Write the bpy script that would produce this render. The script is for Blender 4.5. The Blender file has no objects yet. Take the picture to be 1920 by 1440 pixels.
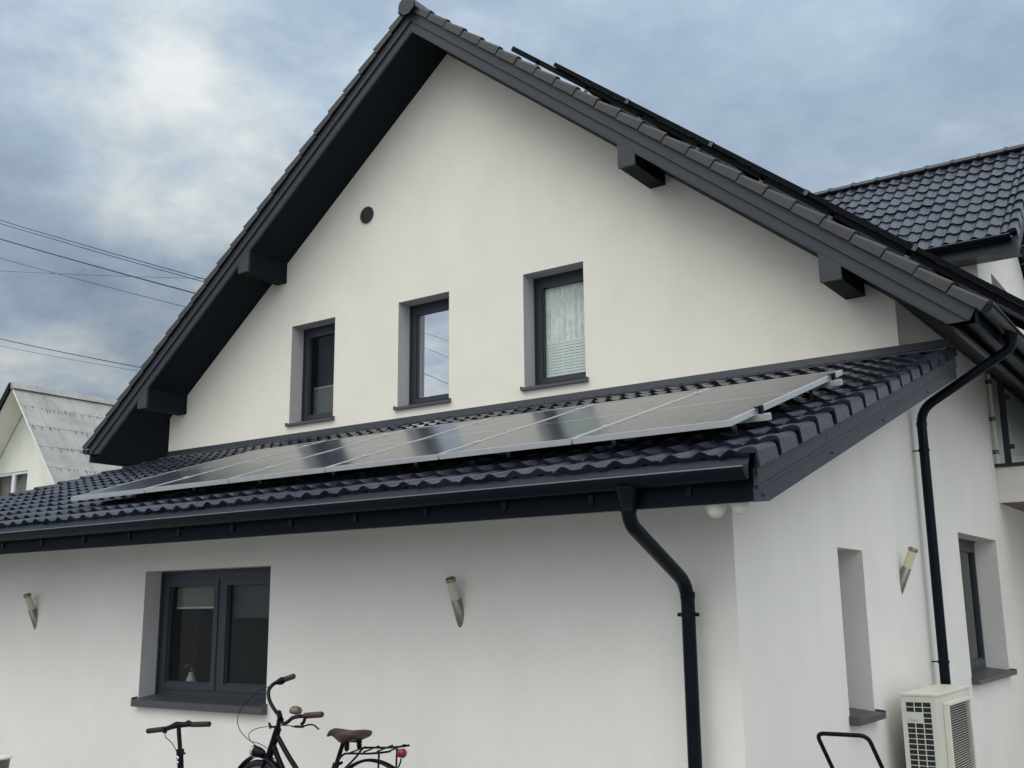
import bpy, math, random
from mathutils import Vector, Matrix
random.seed(7)
S = bpy.context.scene
COL = S.collection
R = math.radians

# ------------------------------------------------------------------ camera
cam_d = bpy.data.cameras.new('camera'); cam = bpy.data.objects.new('camera', cam_d); COL.objects.link(cam)
yaw, pitch, roll = 0.609, 0.2102, -0.011
fw = Vector((-math.sin(yaw) * math.cos(pitch), math.cos(yaw) * math.cos(pitch), math.sin(pitch)))
r0 = Vector((math.cos(yaw), math.sin(yaw), 0)); u0 = r0.cross(fw)
rt = math.cos(roll) * r0 + math.sin(roll) * u0; up = -math.sin(roll) * r0 + math.cos(roll) * u0
M = Matrix((rt, up, -fw)).transposed().to_4x4(); M.translation = Vector((2.63, -6.107, 1.6))
cam.matrix_world = M
cam_d.sensor_width = 36; cam_d.lens = 36 * 1991 / 1920
cam_d.clip_start = 0.05; cam_d.clip_end = 3000
S.camera = cam

# ------------------------------------------------------------------ world, sun, exposure
SUN_EL, SUN_AZ = 52, 212          # azimuth: degrees clockwise from +Y
GLOW_AZ, GLOW, SKYBASE = 145, 2.6, 0.42
PATCH = (-0.745, 0.530, 0.405)
PATCH2 = (-0.60, -0.772, 0.205)
OFFA = (17.6, 1.9, 2.7, 4.3)
W = bpy.data.worlds.new('World'); S.world = W; W.use_nodes = True
nt = W.node_tree; nt.nodes.clear()
def N(t, **k):
    n = nt.nodes.new(t)
    for a, b in k.items(): setattr(n, a, b)
    return n
def mathn(op, a, b=None, c=None):
    n = N('ShaderNodeMath', operation=op)
    for i, v in enumerate((a, b, c)):
        if v is None: continue
        if hasattr(v, 'links'): nt.links.new(v, n.inputs[i])
        else: n.inputs[i].default_value = v
    return n.outputs[0]
out = N('ShaderNodeOutputWorld'); bg = N('ShaderNodeBackground')
sky = N('ShaderNodeTexSky', sky_type='NISHITA', sun_disc=False)
sky.sun_elevation = R(SUN_EL); sky.sun_rotation = R(SUN_AZ); sky.dust_density = 2.0
tc = N('ShaderNodeTexCoord'); sep = N('ShaderNodeSeparateXYZ'); nt.links.new(tc.outputs['Generated'], sep.inputs[0])
zc = mathn('MAXIMUM', sep.outputs[2], 0.0); den = mathn('ADD', zc, 0.30)
px = mathn('DIVIDE', sep.outputs[0], den); py = mathn('DIVIDE', sep.outputs[1], den)
cmb = N('ShaderNodeCombineXYZ'); nt.links.new(px, cmb.inputs[0]); nt.links.new(py, cmb.inputs[1])
def noise(scale, detail, rough, off, dist=0.0):
    mp = N('ShaderNodeMapping'); mp.inputs['Location'].default_value = off; nt.links.new(cmb.outputs[0], mp.inputs[0])
    mp.inputs['Rotation'].default_value = (0, 0, 0.5); mp.inputs['Scale'].default_value = (0.9, 0.9, 1)
    n = N('ShaderNodeTexNoise'); n.inputs['Scale'].default_value = scale; n.inputs['Detail'].default_value = detail
    n.inputs['Roughness'].default_value = rough; n.inputs['Distortion'].default_value = dist
    nt.links.new(mp.outputs[0], n.inputs['Vector']); return n.outputs['Fac']
def ramp(fac, stops):
    n = N('ShaderNodeValToRGB'); nt.links.new(fac, n.inputs[0]); e = n.color_ramp.elements
    while len(e) < len(stops): e.new(0.5)
    for el, (p, c) in zip(e, stops): el.position = p; el.color = (*c, 1)
    return n.outputs['Color']
n1 = mathn('ADD', mathn('MULTIPLY', noise(1.7, 7, 0.55, (OFFA[0], OFFA[1], 0), 0.2), 0.56), mathn('MULTIPLY', noise(5.2, 9, 0.58, (OFFA[2], OFFA[0], 4), 0.12), 0.44))
n2 = noise(1.5, 9, 0.58, (OFFA[2], OFFA[3], 2), 0.3)
# a broad patch where the cloud deck is thinner and lets more light through
pd = N('ShaderNodeVectorMath', operation='DOT_PRODUCT'); nt.links.new(tc.outputs['Generated'], pd.inputs[0]); pd.inputs[1].default_value = PATCH
patch = mathn('POWER', mathn('MAXIMUM', pd.outputs['Value'], 0.0), 22.0)
pe = N('ShaderNodeVectorMath', operation='DOT_PRODUCT'); nt.links.new(tc.outputs['Generated'], pe.inputs[0]); pe.inputs[1].default_value = PATCH2
patch2 = mathn('POWER', mathn('MAXIMUM', pe.outputs['Value'], 0.0), 90.0)
la = mathn('ADD', n1, mathn('ADD', mathn('MULTIPLY', patch, 0.028), mathn('MULTIPLY', patch2, 0.09)))
light = ramp(la, [(0.42, (0.37, 0.465, 0.60)), (0.50, (0.44, 0.55, 0.68)), (0.545, (0.53, 0.64, 0.755)), (0.60, (0.69, 0.77, 0.82)), (0.67, (0.92, 0.95, 0.96))])
dark = ramp(n2, [(0.38, (1.10, 1.10, 1.09)), (0.50, (0.95, 0.955, 0.96)), (0.62, (0.66, 0.70, 0.76))])
cm = N('ShaderNodeMix', data_type='RGBA'); cm.blend_type = 'MULTIPLY'; cm.inputs[0].default_value = 1
nt.links.new(light, cm.inputs[6]); nt.links.new(dark, cm.inputs[7]); cloud = cm.outputs[2]
skys = N('ShaderNodeMix', data_type='RGBA'); skys.blend_type = 'MULTIPLY'; skys.inputs[0].default_value = 1
nt.links.new(sky.outputs[0], skys.inputs[6]); skys.inputs[7].default_value = (0.09, 0.09, 0.09, 1)
mix = N('ShaderNodeMix', data_type='RGBA'); mix.inputs[0].default_value = 0.93
nt.links.new(skys.outputs[2], mix.inputs[6]); nt.links.new(cloud, mix.inputs[7])
sd = Vector((math.sin(R(SUN_AZ)) * math.cos(R(SUN_EL)), math.cos(R(SUN_AZ)) * math.cos(R(SUN_EL)), math.sin(R(SUN_EL))))
gd = Vector((math.sin(R(GLOW_AZ)) * math.cos(R(55)), math.cos(R(GLOW_AZ)) * math.cos(R(55)), math.sin(R(55))))
# overcast sky: brighter towards the zenith and around a glow added to light the side wall
dp = N('ShaderNodeVectorMath', operation='DOT_PRODUCT'); nt.links.new(tc.outputs['Generated'], dp.inputs[0]); dp.inputs[1].default_value = gd
gl = mathn('MULTIPLY_ADD', mathn('POWER', mathn('MAXIMUM', mathn('MULTIPLY_ADD', dp.outputs['Value'], 0.5, 0.5), 0.0), 3.0), GLOW, SKYBASE)
gl = mathn('MULTIPLY', gl, mathn('MULTIPLY_ADD', mathn('POWER', zc, 1.0), 0.35, 0.88))
sc = N('ShaderNodeVectorMath', operation='SCALE'); nt.links.new(mix.outputs[2], sc.inputs[0]); nt.links.new(gl, sc.inputs['Scale'])
# light near the added glow is whiter than the blue-grey far side
wm = N('ShaderNodeMix', data_type='RGBA'); wm.blend_type = 'MULTIPLY'; wm.inputs[0].default_value = 1
wr = ramp(mathn('MULTIPLY_ADD', dp.outputs['Value'], 0.5, 0.5), [(0.50, (1, 1, 1)), (0.80, (1.0, 0.86, 0.70))])
nt.links.new(sc.outputs[0], wm.inputs[6]); nt.links.new(wr, wm.inputs[7])
nt.links.new(wm.outputs[2], bg.inputs[0]); bg.inputs[1].default_value = 1.0
nt.links.new(bg.outputs[0], out.inputs[0])

sun_d = bpy.data.lights.new('sun', 'SUN'); sun = bpy.data.objects.new('sun', sun_d); COL.objects.link(sun)
sun_d.energy = 0.5; sun_d.angle = R(30); sun_d.color = (1, 0.93, 0.84)
sun.rotation_euler = (-sd).to_track_quat('-Z', 'Y').to_euler()
S.view_settings.view_transform = 'Standard'; S.view_settings.look = 'None'
S.view_settings.exposure = 0.48; S.view_settings.gamma = 1.0

# ------------------------------------------------------------------ materials
def mat(name, col, rough=0.5, metal=0.0, spec=0.5, noise=0.0, nscale=8.0, bump=0.0, bscale=60.0, coat=0.0, trans=0.0, var=None):
    m = bpy.data.materials.new(name); m.use_nodes = True; t = m.node_tree; b = t.nodes['Principled BSDF']
    b.inputs['Base Color'].default_value = (*col, 1); b.inputs['Roughness'].default_value = rough
    b.inputs['Metallic'].default_value = metal; b.inputs['Specular IOR Level'].default_value = spec
    b.inputs['Coat Weight'].default_value = coat; b.inputs['Coat Roughness'].default_value = 0.15
    b.inputs['Transmission Weight'].default_value = trans
    tcn = t.nodes.new('ShaderNodeTexCoord')
    if noise:
        n = t.nodes.new('ShaderNodeTexNoise'); n.inputs['Scale'].default_value = nscale; n.inputs['Detail'].default_value = 6
        n.inputs['Roughness'].default_value = 0.6
        t.links.new(tcn.outputs['Object'], n.inputs['Vector'])
        r = t.nodes.new('ShaderNodeValToRGB'); t.links.new(n.outputs['Fac'], r.inputs[0])
        c2 = var or col
        r.color_ramp.elements[0].position = 0.3; r.color_ramp.elements[1].position = 0.7
        r.color_ramp.elements[0].color = (*[c * (1 - noise) for c in c2], 1)
        r.color_ramp.elements[1].color = (*[min(1, c * (1 + noise * 0.5)) for c in col], 1)
        t.links.new(r.outputs[0], b.inputs['Base Color'])
        mr = t.nodes.new('ShaderNodeMapRange'); mr.inputs[3].default_value = max(0, rough - 0.08); mr.inputs[4].default_value = min(1, rough + 0.1)
        t.links.new(n.outputs['Fac'], mr.inputs[0]); t.links.new(mr.outputs[0], b.inputs['Roughness'])
    if bump:
        n = t.nodes.new('ShaderNodeTexNoise'); n.inputs['Scale'].default_value = bscale; n.inputs['Detail'].default_value = 4
        t.links.new(tcn.outputs['Object'], n.inputs['Vector'])
        bn = t.nodes.new('ShaderNodeBump'); bn.inputs['Strength'].default_value = bump; bn.inputs['Distance'].default_value = 0.01
        t.links.new(n.outputs['Fac'], bn.inputs['Height']); t.links.new(bn.outputs[0], b.inputs['Normal'])
    return m
def plaster(name, col, dirty):
    m = mat(name, col, 0.88, bump=0.4, bscale=190, spec=0.2)
    t = m.node_tree; b = t.nodes['Principled BSDF']
    tcn = t.nodes.new('ShaderNodeTexCoord')
    mp = t.nodes.new('ShaderNodeMapping'); mp.inputs['Scale'].default_value = (1.5, 1.5, 1.2); t.links.new(tcn.outputs['Object'], mp.inputs[0])
    n = t.nodes.new('ShaderNodeTexNoise'); n.inputs['Scale'].default_value = 0.9; n.inputs['Detail'].default_value = 9; n.inputs['Roughness'].default_value = 0.62
    t.links.new(mp.outputs[0], n.inputs[0])
    r = t.nodes.new('ShaderNodeValToRGB'); t.links.new(n.outputs['Fac'], r.inputs[0])
    r.color_ramp.elements[0].position = 0.32; r.color_ramp.elements[0].color = (*dirty, 1)
    r.color_ramp.elements[1].position = 0.62; r.color_ramp.elements[1].color = (*col, 1)
    t.links.new(r.outputs[0], b.inputs['Base Color'])
    return m
GABLE = plaster('gable_plaster', (0.79, 0.755, 0.685), (0.745, 0.71, 0.64))
WALL = plaster('cool_lit_plaster', (0.79, 0.767, 0.735), (0.735, 0.713, 0.68))  # gable plaster again, the cooler light on the lower walls put into its colour
REVEAL = plaster('grey_reveal_plaster', (0.56, 0.55, 0.565), (0.52, 0.51, 0.525))  # greyer and darker than the wall plaster, for the front-facing window reveals
GRAPH = mat('graphite_sheet', (0.024, 0.031, 0.043), 0.45, spec=0.35, noise=0.12, nscale=3)
GRAPH2 = mat('graphite_sheet_light', (0.034, 0.039, 0.050), 0.5, spec=0.3, noise=0.12, nscale=3)
DARKM = mat('dark_gutter_steel', (0.0015, 0.0045, 0.010), 0.32, spec=0.14, noise=0.15, nscale=5)
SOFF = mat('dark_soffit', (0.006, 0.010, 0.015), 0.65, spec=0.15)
FRAME = mat('window_frame_grey', (0.034, 0.040, 0.052), 0.42, spec=0.35)
SILL = mat('sill_sheet', (0.06, 0.06, 0.07), 0.45, noise=0.1, nscale=10)
ALU = mat('aluminium', (0.58, 0.60, 0.62), 0.4, metal=0.5, noise=0.06, nscale=20)
STEEL = mat('brushed_steel', (0.26, 0.25, 0.22), 0.36, metal=0.85, noise=0.15, nscale=30)
BLACK = mat('black_plastic', (0.0025, 0.003, 0.006), 0.4, spec=0.15)
PAINTB = mat('black_paint', (0.0015, 0.002, 0.005), 0.3, spec=0.15)
RUB = mat('black_rubber', (0.007, 0.0075, 0.009), 0.75, bump=0.3, bscale=120)
LEATHER = mat('brown_leather', (0.048, 0.024, 0.022), 0.45, noise=0.3, nscale=30, bump=0.15, bscale=150)
GRIPM = mat('maroon_grip', (0.055, 0.016, 0.018), 0.5, noise=0.2, nscale=60)
COPPER = mat('dull_copper', (0.16, 0.115, 0.09), 0.5, metal=0.4, noise=0.3, nscale=40)
CHROME = mat('chrome', (0.8, 0.8, 0.8), 0.12, metal=1)
REDP = mat('red_plastic', (0.16, 0.006, 0.015), 0.35)
ACW = mat('ac_painted_metal', (0.58, 0.575, 0.51), 0.42, noise=0.05, nscale=6)
ACD = mat('ac_dark_inside', (0.012, 0.015, 0.02), 0.6)
ACLT = mat('ac_light_plastic', (0.66, 0.655, 0.58), 0.4)
WHITEP = mat('white_plastic', (0.60, 0.595, 0.54), 0.45)
DIFF = mat('lamp_diffuser', (0.56, 0.53, 0.42), 0.3, trans=0.15, noise=0.1, nscale=20)
CONC = mat('pale_paving', (0.24, 0.24, 0.235), 0.85, noise=0.25, nscale=1.5, bump=0.2, bscale=40)
WOODC = mat('brown_ceiling_board', (0.17, 0.10, 0.07), 0.6, noise=0.3, nscale=12)
WIRE = mat('wire_black', (0.02, 0.022, 0.03), 0.6)
BLIND = mat('cream_blind', (0.15, 0.155, 0.115), 0.8)
BLINDD = mat('grey_blind', (0.05, 0.05, 0.055), 0.8)
NWALL = plaster('neighbour_plaster', (0.76, 0.76, 0.68), (0.68, 0.68, 0.60))
WHITEF = mat('white_window_frame', (0.75, 0.76, 0.78), 0.4)
GREYB = mat('grey_bin_plastic', (0.12, 0.12, 0.12), 0.5, noise=0.4, nscale=30)

def tile_mat():
    m = mat('graphite_roof_tile', (0.04, 0.043, 0.06), 0.27, spec=0.45)
    t = m.node_tree; b = t.nodes['Principled BSDF']
    tcn = t.nodes.new('ShaderNodeTexCoord')
    n = t.nodes.new('ShaderNodeTexNoise'); n.inputs['Scale'].default_value = 3.2; n.inputs['Detail'].default_value = 8; t.links.new(tcn.outputs['Object'], n.inputs[0])
    r = t.nodes.new('ShaderNodeValToRGB'); t.links.new(n.outputs['Fac'], r.inputs[0])
    r.color_ramp.elements[0].position = 0.3; r.color_ramp.elements[0].color = (0.013, 0.015, 0.024, 1)
    r.color_ramp.elements[1].position = 0.7; r.color_ramp.elements[1].color = (0.032, 0.036, 0.055, 1)
    at = t.nodes.new('ShaderNodeAttribute'); at.attribute_name = 'tone'
    mm = t.nodes.new('ShaderNodeMapRange'); mm.inputs[3].default_value = 0.72; mm.inputs[4].default_value = 1.35; t.links.new(at.outputs['Fac'], mm.inputs[0])
    vs_ = t.nodes.new('ShaderNodeVectorMath'); vs_.operation = 'SCALE'; t.links.new(r.outputs[0], vs_.inputs[0]); t.links.new(mm.outputs[0], vs_.inputs['Scale'])
    t.links.new(vs_.outputs[0], b.inputs['Base Color'])
    m3 = t.nodes.new('ShaderNodeMapRange'); m3.inputs[3].default_value = 0.18; m3.inputs[4].default_value = 0.36; t.links.new(n.outputs['Fac'], m3.inputs[0]); t.links.new(m3.outputs[0], b.inputs['Roughness'])
    n2 = t.nodes.new('ShaderNodeTexNoise'); n2.inputs['Scale'].default_value = 120; t.links.new(tcn.outputs['Object'], n2.inputs[0])
    bn = t.nodes.new('ShaderNodeBump'); bn.inputs['Strength'].default_value = 0.12; bn.inputs['Distance'].default_value = 0.01
    t.links.new(n2.outputs['Fac'], bn.inputs['Height']); t.links.new(bn.outputs[0], b.inputs['Normal'])
    return m
TILE = tile_mat()

def glass(name, refl, tint, ior=1.5):
    m = bpy.data.materials.new(name); m.use_nodes = True; t = m.node_tree; t.nodes.clear()
    o = t.nodes.new('ShaderNodeOutputMaterial'); mx = t.nodes.new('ShaderNodeMixShader')
    tr = t.nodes.new('ShaderNodeBsdfTransparent'); tr.inputs[0].default_value = (*tint, 1)
    g = t.nodes.new('ShaderNodeBsdfGlossy'); g.inputs['Roughness'].default_value = 0.0; g.inputs[0].default_value = (0.95, 0.96, 1, 1)
    lw = t.nodes.new('ShaderNodeFresnel'); lw.inputs[0].default_value = ior
    ad = t.nodes.new('ShaderNodeMath'); ad.operation = 'ADD'; ad.use_clamp = True; ad.inputs[1].default_value = refl
    ge = t.nodes.new('ShaderNodeNewGeometry'); inv = t.nodes.new('ShaderNodeMath'); inv.operation = 'SUBTRACT'; inv.inputs[0].default_value = 1
    t.links.new(ge.outputs['Backfacing'], inv.inputs[1]); ml = t.nodes.new('ShaderNodeMath'); ml.operation = 'MULTIPLY'; t.links.new(ad.outputs[0], ml.inputs[0]); t.links.new(inv.outputs[0], ml.inputs[1])
    t.links.new(lw.outputs[0], ad.inputs[0]); t.links.new(ml.outputs[0], mx.inputs[0])
    t.links.new(tr.outputs[0], mx.inputs[1]); t.links.new(g.outputs[0], mx.inputs[2]); t.links.new(mx.outputs[0], o.inputs[0])
    # slight waviness of the pane
    tcn = t.nodes.new('ShaderNodeTexCoord'); n = t.nodes.new('ShaderNodeTexNoise'); n.inputs['Scale'].default_value = 1.3
    t.links.new(tcn.outputs['Object'], n.inputs[0]); bn = t.nodes.new('ShaderNodeBump'); bn.inputs['Strength'].default_value = 0.05; bn.inputs['Distance'].default_value = 0.02
    t.links.new(n.outputs['Fac'], bn.inputs['Height']); t.links.new(bn.outputs[0], g.inputs['Normal'])
    return m
GL_DARK = glass('dark_window_glass', 0.0, (0.93, 0.95, 0.95), 1.33)
GL_MIRROR = glass('coated_window_glass', 0.62, (0.5, 0.5, 0.5))
GL_CLEAR = glass('clear_window_glass', 0.03, (0.97, 0.99, 0.98))
GL_RAIL = glass('railing_glass', 0.02, (0.90, 0.95, 0.93))

def lace():
    m = mat('lace_curtain', (0.62, 0.70, 0.66), 0.9)
    t = m.node_tree; b = t.nodes['Principled BSDF']
    tcn = t.nodes.new('ShaderNodeTexCoord'); mp = t.nodes.new('ShaderNodeMapping'); mp.inputs['Scale'].default_value = (9, 9, 3.5)
    t.links.new(tcn.outputs['Object'], mp.inputs[0])
    n = t.nodes.new('ShaderNodeTexNoise'); n.inputs['Scale'].default_value = 1.6; n.inputs['Detail'].default_value = 5; n.inputs['Distortion'].default_value = 1.5
    t.links.new(mp.outputs[0], n.inputs[0])
    r = t.nodes.new('ShaderNodeValToRGB'); t.links.new(n.outputs['Fac'], r.inputs[0])
    r.color_ramp.elements[0].position = 0.38; r.color_ramp.elements[0].color = (0.60, 0.61, 0.585, 1)
    r.color_ramp.elements[1].position = 0.62; r.color_ramp.elements[1].color = (0.76, 0.77, 0.74, 1)
    t.links.new(r.outputs[0], b.inputs['Base Color'])
    return m
LACE = lace()

def pv_mat():
    """half-cut monocrystalline module: dark cells, thin pale grid, glossy glass. Object coords: x across, y up the slope."""
    m = mat('solar_glass', (0.012, 0.015, 0.026), 0.1, spec=0.28)
    t = m.node_tree; b = t.nodes['Principled BSDF']
    tcn = t.nodes.new('ShaderNodeTexCoord'); sp = t.nodes.new('ShaderNodeSeparateXYZ'); t.links.new(tcn.outputs['Object'], sp.inputs[0])
    def mth(op, a, bb):
        n = t.nodes.new('ShaderNodeMath'); n.operation = op
        for i, v in enumerate((a, bb)):
            if hasattr(v, 'links'): t.links.new(v, n.inputs[i])
            else: n.inputs[i].default_value = v
        return n.outputs[0]
    def line(c, pitch, wd):
        f = mth('FRACT', mth('ADD', mth('DIVIDE', c, pitch), 0.5), 0)
        return mth('LESS_THAN', mth('ABSOLUTE', mth('SUBTRACT', f, 0.5), 0), wd / pitch / 2)
    a = line(sp.outputs[0], 0.173, 0.006); c = line(sp.outputs[1], 0.173 / 2, 0.0045)
    g = mth('MAXIMUM', a, c); mid = mth('LESS_THAN', mth('ABSOLUTE', sp.outputs[1], 0), 0.007)
    mx = t.nodes.new('ShaderNodeMix'); mx.data_type = 'RGBA'; mx.inputs[6].default_value = (0.018, 0.021, 0.032, 1); mx.inputs[7].default_value = (0.20, 0.21, 0.23, 1)
    t.links.new(g, mx.inputs[0])
    mx2 = t.nodes.new('ShaderNodeMix'); mx2.data_type = 'RGBA'; t.links.new(mid, mx2.inputs[0]); t.links.new(mx.outputs[2], mx2.inputs[6]); mx2.inputs[7].default_value = (0.4, 0.4, 0.41, 1)
    t.links.new(mx2.outputs[2], b.inputs['Base Color'])
    b.inputs['IOR'].default_value = 1.27; b.inputs['Specular Tint'].default_value = (0.66, 0.76, 0.90, 1)
    n = t.nodes.new('ShaderNodeTexNoise'); n.inputs['Scale'].default_value = 5; n.inputs['Detail'].default_value = 8; t.links.new(tcn.outputs['Object'], n.inputs[0])
    mr = t.nodes.new('ShaderNodeMapRange'); mr.inputs[3].default_value = 0.12; mr.inputs[4].default_value = 0.20
    t.links.new(n.outputs['Fac'], mr.inputs[0]); t.links.new(mr.outputs[0], b.inputs['Roughness'])
    return m
PV = pv_mat()

def sheet_roof():
    m = mat('grey_cement_sheets', (0.44, 0.44, 0.44), 0.8, bump=0.2, bscale=30)
    t = m.node_tree; b = t.nodes['Principled BSDF']
    tcn = t.nodes.new('ShaderNodeTexCoord')
    n = t.nodes.new('ShaderNodeTexNoise'); n.inputs['Scale'].default_value = 1.2; n.inputs['Detail'].default_value = 9; n.inputs['Roughness'].default_value = 0.65
    t.links.new(tcn.outputs['Object'], n.inputs[0])
    r = t.nodes.new('ShaderNodeValToRGB'); t.links.new(n.outputs['Fac'], r.inputs[0])
    r.color_ramp.elements[0].position = 0.3; r.color_ramp.elements[0].color = (0.23, 0.23, 0.225, 1)
    r.color_ramp.elements[1].position = 0.65; r.color_ramp.elements[1].color = (0.345, 0.345, 0.35, 1)
    t.links.new(r.outputs[0], b.inputs['Base Color'])
    return m
SHEET = sheet_roof()
MOSS = mat('dark_moss', (0.12, 0.115, 0.11), 0.9)

# ------------------------------------------------------------------ mesh builder
class MB:
    def __init__(s): s.v = []; s.f = []; s.sm = []; s.tone = {}
    def add(s, vs, fs, smooth=False):
        o = len(s.v); s.v += [tuple(v) for v in vs]; s.f += [tuple(i + o for i in f) for f in fs]; s.sm += [smooth] * len(fs); return s
    def box(s, a, b):
        x0, y0, z0 = a; x1, y1, z1 = b
        vs = [(x0,y0,z0),(x1,y0,z0),(x1,y1,z0),(x0,y1,z0),(x0,y0,z1),(x1,y0,z1),(x1,y1,z1),(x0,y1,z1)]
        return s.add(vs, [(0,3,2,1),(4,5,6,7),(0,1,5,4),(1,2,6,5),(2,3,7,6),(3,0,4,7)])
    def obox(s, O, A, B, C):
        """oriented box: corner O, edge vectors A, B, C"""
        O, A, B, C = map(Vector, (O, A, B, C))
        vs = [O, O+A, O+A+B, O+B, O+C, O+A+C, O+A+B+C, O+B+C]
        return s.add(vs, [(0,3,2,1),(4,5,6,7),(0,1,5,4),(1,2,6,5),(2,3,7,6),(3,0,4,7)])
    def prism(s, poly, E, cap=True, smooth=False):
        """closed 3D polygon extruded by E"""
        n = len(poly); P = [Vector(p) for p in poly]; E = Vector(E)
        vs = P + [p + E for p in P]; fs = [(i, (i+1) % n, n + (i+1) % n, n + i) for i in range(n)]
        s.add(vs, fs, smooth)
        if cap: s.add(vs, [tuple(range(n))[::-1], tuple(range(n, 2*n))])
        return s
    def strip(s, poly, E, smooth=True):
        """open polyline extruded by E"""
        n = len(poly); P = [Vector(p) for p in poly]; E = Vector(E)
        return s.add(P + [p + E for p in P], [(i, i+1, n+i+1, n+i) for i in range(n-1)], smooth)
    def tube(s, pts, r, n=10, cap=True, closed=False, r2=None):
        P = [Vector(p) for p in pts]; m = len(P); rings = []
        T = []
        for i in range(m):
            if closed: d = (P[(i+1) % m] - P[i-1])
            else: d = (P[min(i+1, m-1)] - P[max(i-1, 0)])
            T.append(d.normalized())
        ref = Vector((0, 0, 1)) if abs(T[0].z) < 0.9 else Vector((1, 0, 0))
        u = T[0].cross(ref).normalized(); vs = []
        for i in range(m):
            u = (u - T[i] * u.dot(T[i])).normalized(); w = T[i].cross(u)
            # mitre
            rr = r if r2 is None else r + (r2 - r) * i / (m - 1)
            if isinstance(r, (list, tuple)): rr = r[i]
            for k in range(n):
                a = 2 * math.pi * k / n; vs.append(P[i] + (u * math.cos(a) + w * math.sin(a)) * rr)
        fs = []
        for i in range(m if closed else m - 1):
            j = (i + 1) % m
            for k in range(n):
                fs.append((i*n+k, i*n+(k+1) % n, j*n+(k+1) % n, j*n+k))
        s.add(vs, fs, True)
        if cap and not closed:
            s.add(vs[:n], [tuple(range(n))[::-1]]); s.add(vs[-n:], [tuple(range(n))])
        return s
    def lathe(s, O, axis, prof, n=20, smooth=True):
        """prof: list of (distance along axis, radius)"""
        O = Vector(O); a = Vector(axis).normalized(); ref = Vector((0,0,1)) if abs(a.z) < 0.9 else Vector((1,0,0))
        u = a.cross(ref).normalized(); w = a.cross(u); vs = []
        for t, r in prof:
            for k in range(n):
                g = 2*math.pi*k/n; vs.append(O + a*t + (u*math.cos(g) + w*math.sin(g))*r)
        fs = [(i*n+k, i*n+(k+1) % n, (i+1)*n+(k+1) % n, (i+1)*n+k) for i in range(len(prof)-1) for k in range(n)]
        s.add(vs, fs, smooth)
        if prof[0][1] > 1e-4: s.add(vs[:n], [tuple(range(n))[::-1]])
        if prof[-1][1] > 1e-4: s.add(vs[-n:], [tuple(range(n))])
        return s
    def build(s, name, m, parent=None, origin=None, bevel=0):
        me = bpy.data.meshes.new(name)
        off = Vector(origin) if origin is not None else Vector((0,0,0))
        me.from_pydata([tuple(Vector(v) - off) for v in s.v], [], s.f); me.polygons.foreach_set('use_smooth', s.sm)
        if s.tone:
            at = me.attributes.new('tone', 'FLOAT', 'FACE'); at.data.foreach_set('value', [s.tone.get(i, 0.5) for i in range(len(s.f))])
        me.materials.append(m); me.update()
        o = bpy.data.objects.new(name, me); COL.objects.link(o)
        if parent is not None:
            o.parent = parent
            o.location = off - world_of(parent)
        else: o.location = off
        if bevel:
            b = o.modifiers.new('bevel', 'BEVEL'); b.width = bevel; b.segments = 2; b.limit_method = 'ANGLE'; b.angle_limit = R(50)
        return o
def world_of(o):
    v = Vector(o.location)
    while o.parent: o = o.parent; v += Vector(o.location)
    return v
def tag(o, label, cat, group=None, kind=None):
    if label: o['label'] = label
    if cat: o['category'] = cat
    if group: o['group'] = group
    if kind: o['kind'] = kind
    return o
def thing(name, loc, label, cat, group=None):
    o = bpy.data.objects.new(name, None); COL.objects.link(o); o.location = loc; o.empty_display_size = 0.1
    return tag(o, label, cat, group)
def smooth_path(pts, n=6):
    """Catmull-Rom through the points"""
    P = [Vector(p) for p in pts]; P = [2*P[0]-P[1]] + P + [2*P[-1]-P[-2]]; o = []
    for i in range(1, len(P)-2):
        for k in range(n):
            t = k/n; a, b, c, d = P[i-1], P[i], P[i+1], P[i+2]
            o.append(0.5*((2*b) + (c-a)*t + (2*a-5*b+4*c-d)*t*t + (3*b-a-3*c+d)*t**3))
    o.append(P[-2]); return o
def round_corners(pts, r, n=6):
    P = [Vector(p) for p in pts]; o = [P[0]]
    for i in range(1, len(P)-1):
        a = (P[i-1]-P[i]); b = (P[i+1]-P[i]); d = min(r, a.length*0.45, b.length*0.45)
        A = P[i] + a.normalized()*d; B = P[i] + b.normalized()*d
        for k in range(n+1):
            t = k/n; o.append(A*(1-t)**2 + P[i]*2*t*(1-t) + B*t*t)
    o.append(P[-1]); return o

def clip(poly, f):
    o = []
    for i in range(len(poly)):
        p, q = poly[i], poly[(i+1) % len(poly)]; a, b = f(p), f(q)
        if a >= 0: o.append(p)
        if (a > 0 and b < 0) or (a < 0 and b > 0):
            t = a/(a-b); o.append((p[0]+(q[0]-p[0])*t, p[1]+(q[1]-p[1])*t))
    return o
def wall(mb, poly, holes, fn, inward, depth):
    """poly: convex outline in (a, z); holes: (a0, a1, z0, z1); fn maps to 3D; reveals go `inward`*depth"""
    As = sorted({p[0] for p in poly} | {h[0] for h in holes} | {h[1] for h in holes})
    Zs = sorted({p[1] for p in poly} | {h[2] for h in holes} | {h[3] for h in holes})
    for i in range(len(As)-1):
        for j in range(len(Zs)-1):
            a0, a1, z0, z1 = As[i], As[i+1], Zs[j], Zs[j+1]; ca, cz = (a0+a1)/2, (z0+z1)/2
            if any(h[0] < ca < h[1] and h[2] < cz < h[3] for h in holes): continue
            c = clip(clip(clip(clip(poly, lambda p: p[0]-a0), lambda p: a1-p[0]), lambda p: p[1]-z0), lambda p: z1-p[1])
            if len(c) >= 3: mb.add([fn(*p) for p in c], [tuple(range(len(c)))])


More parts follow.
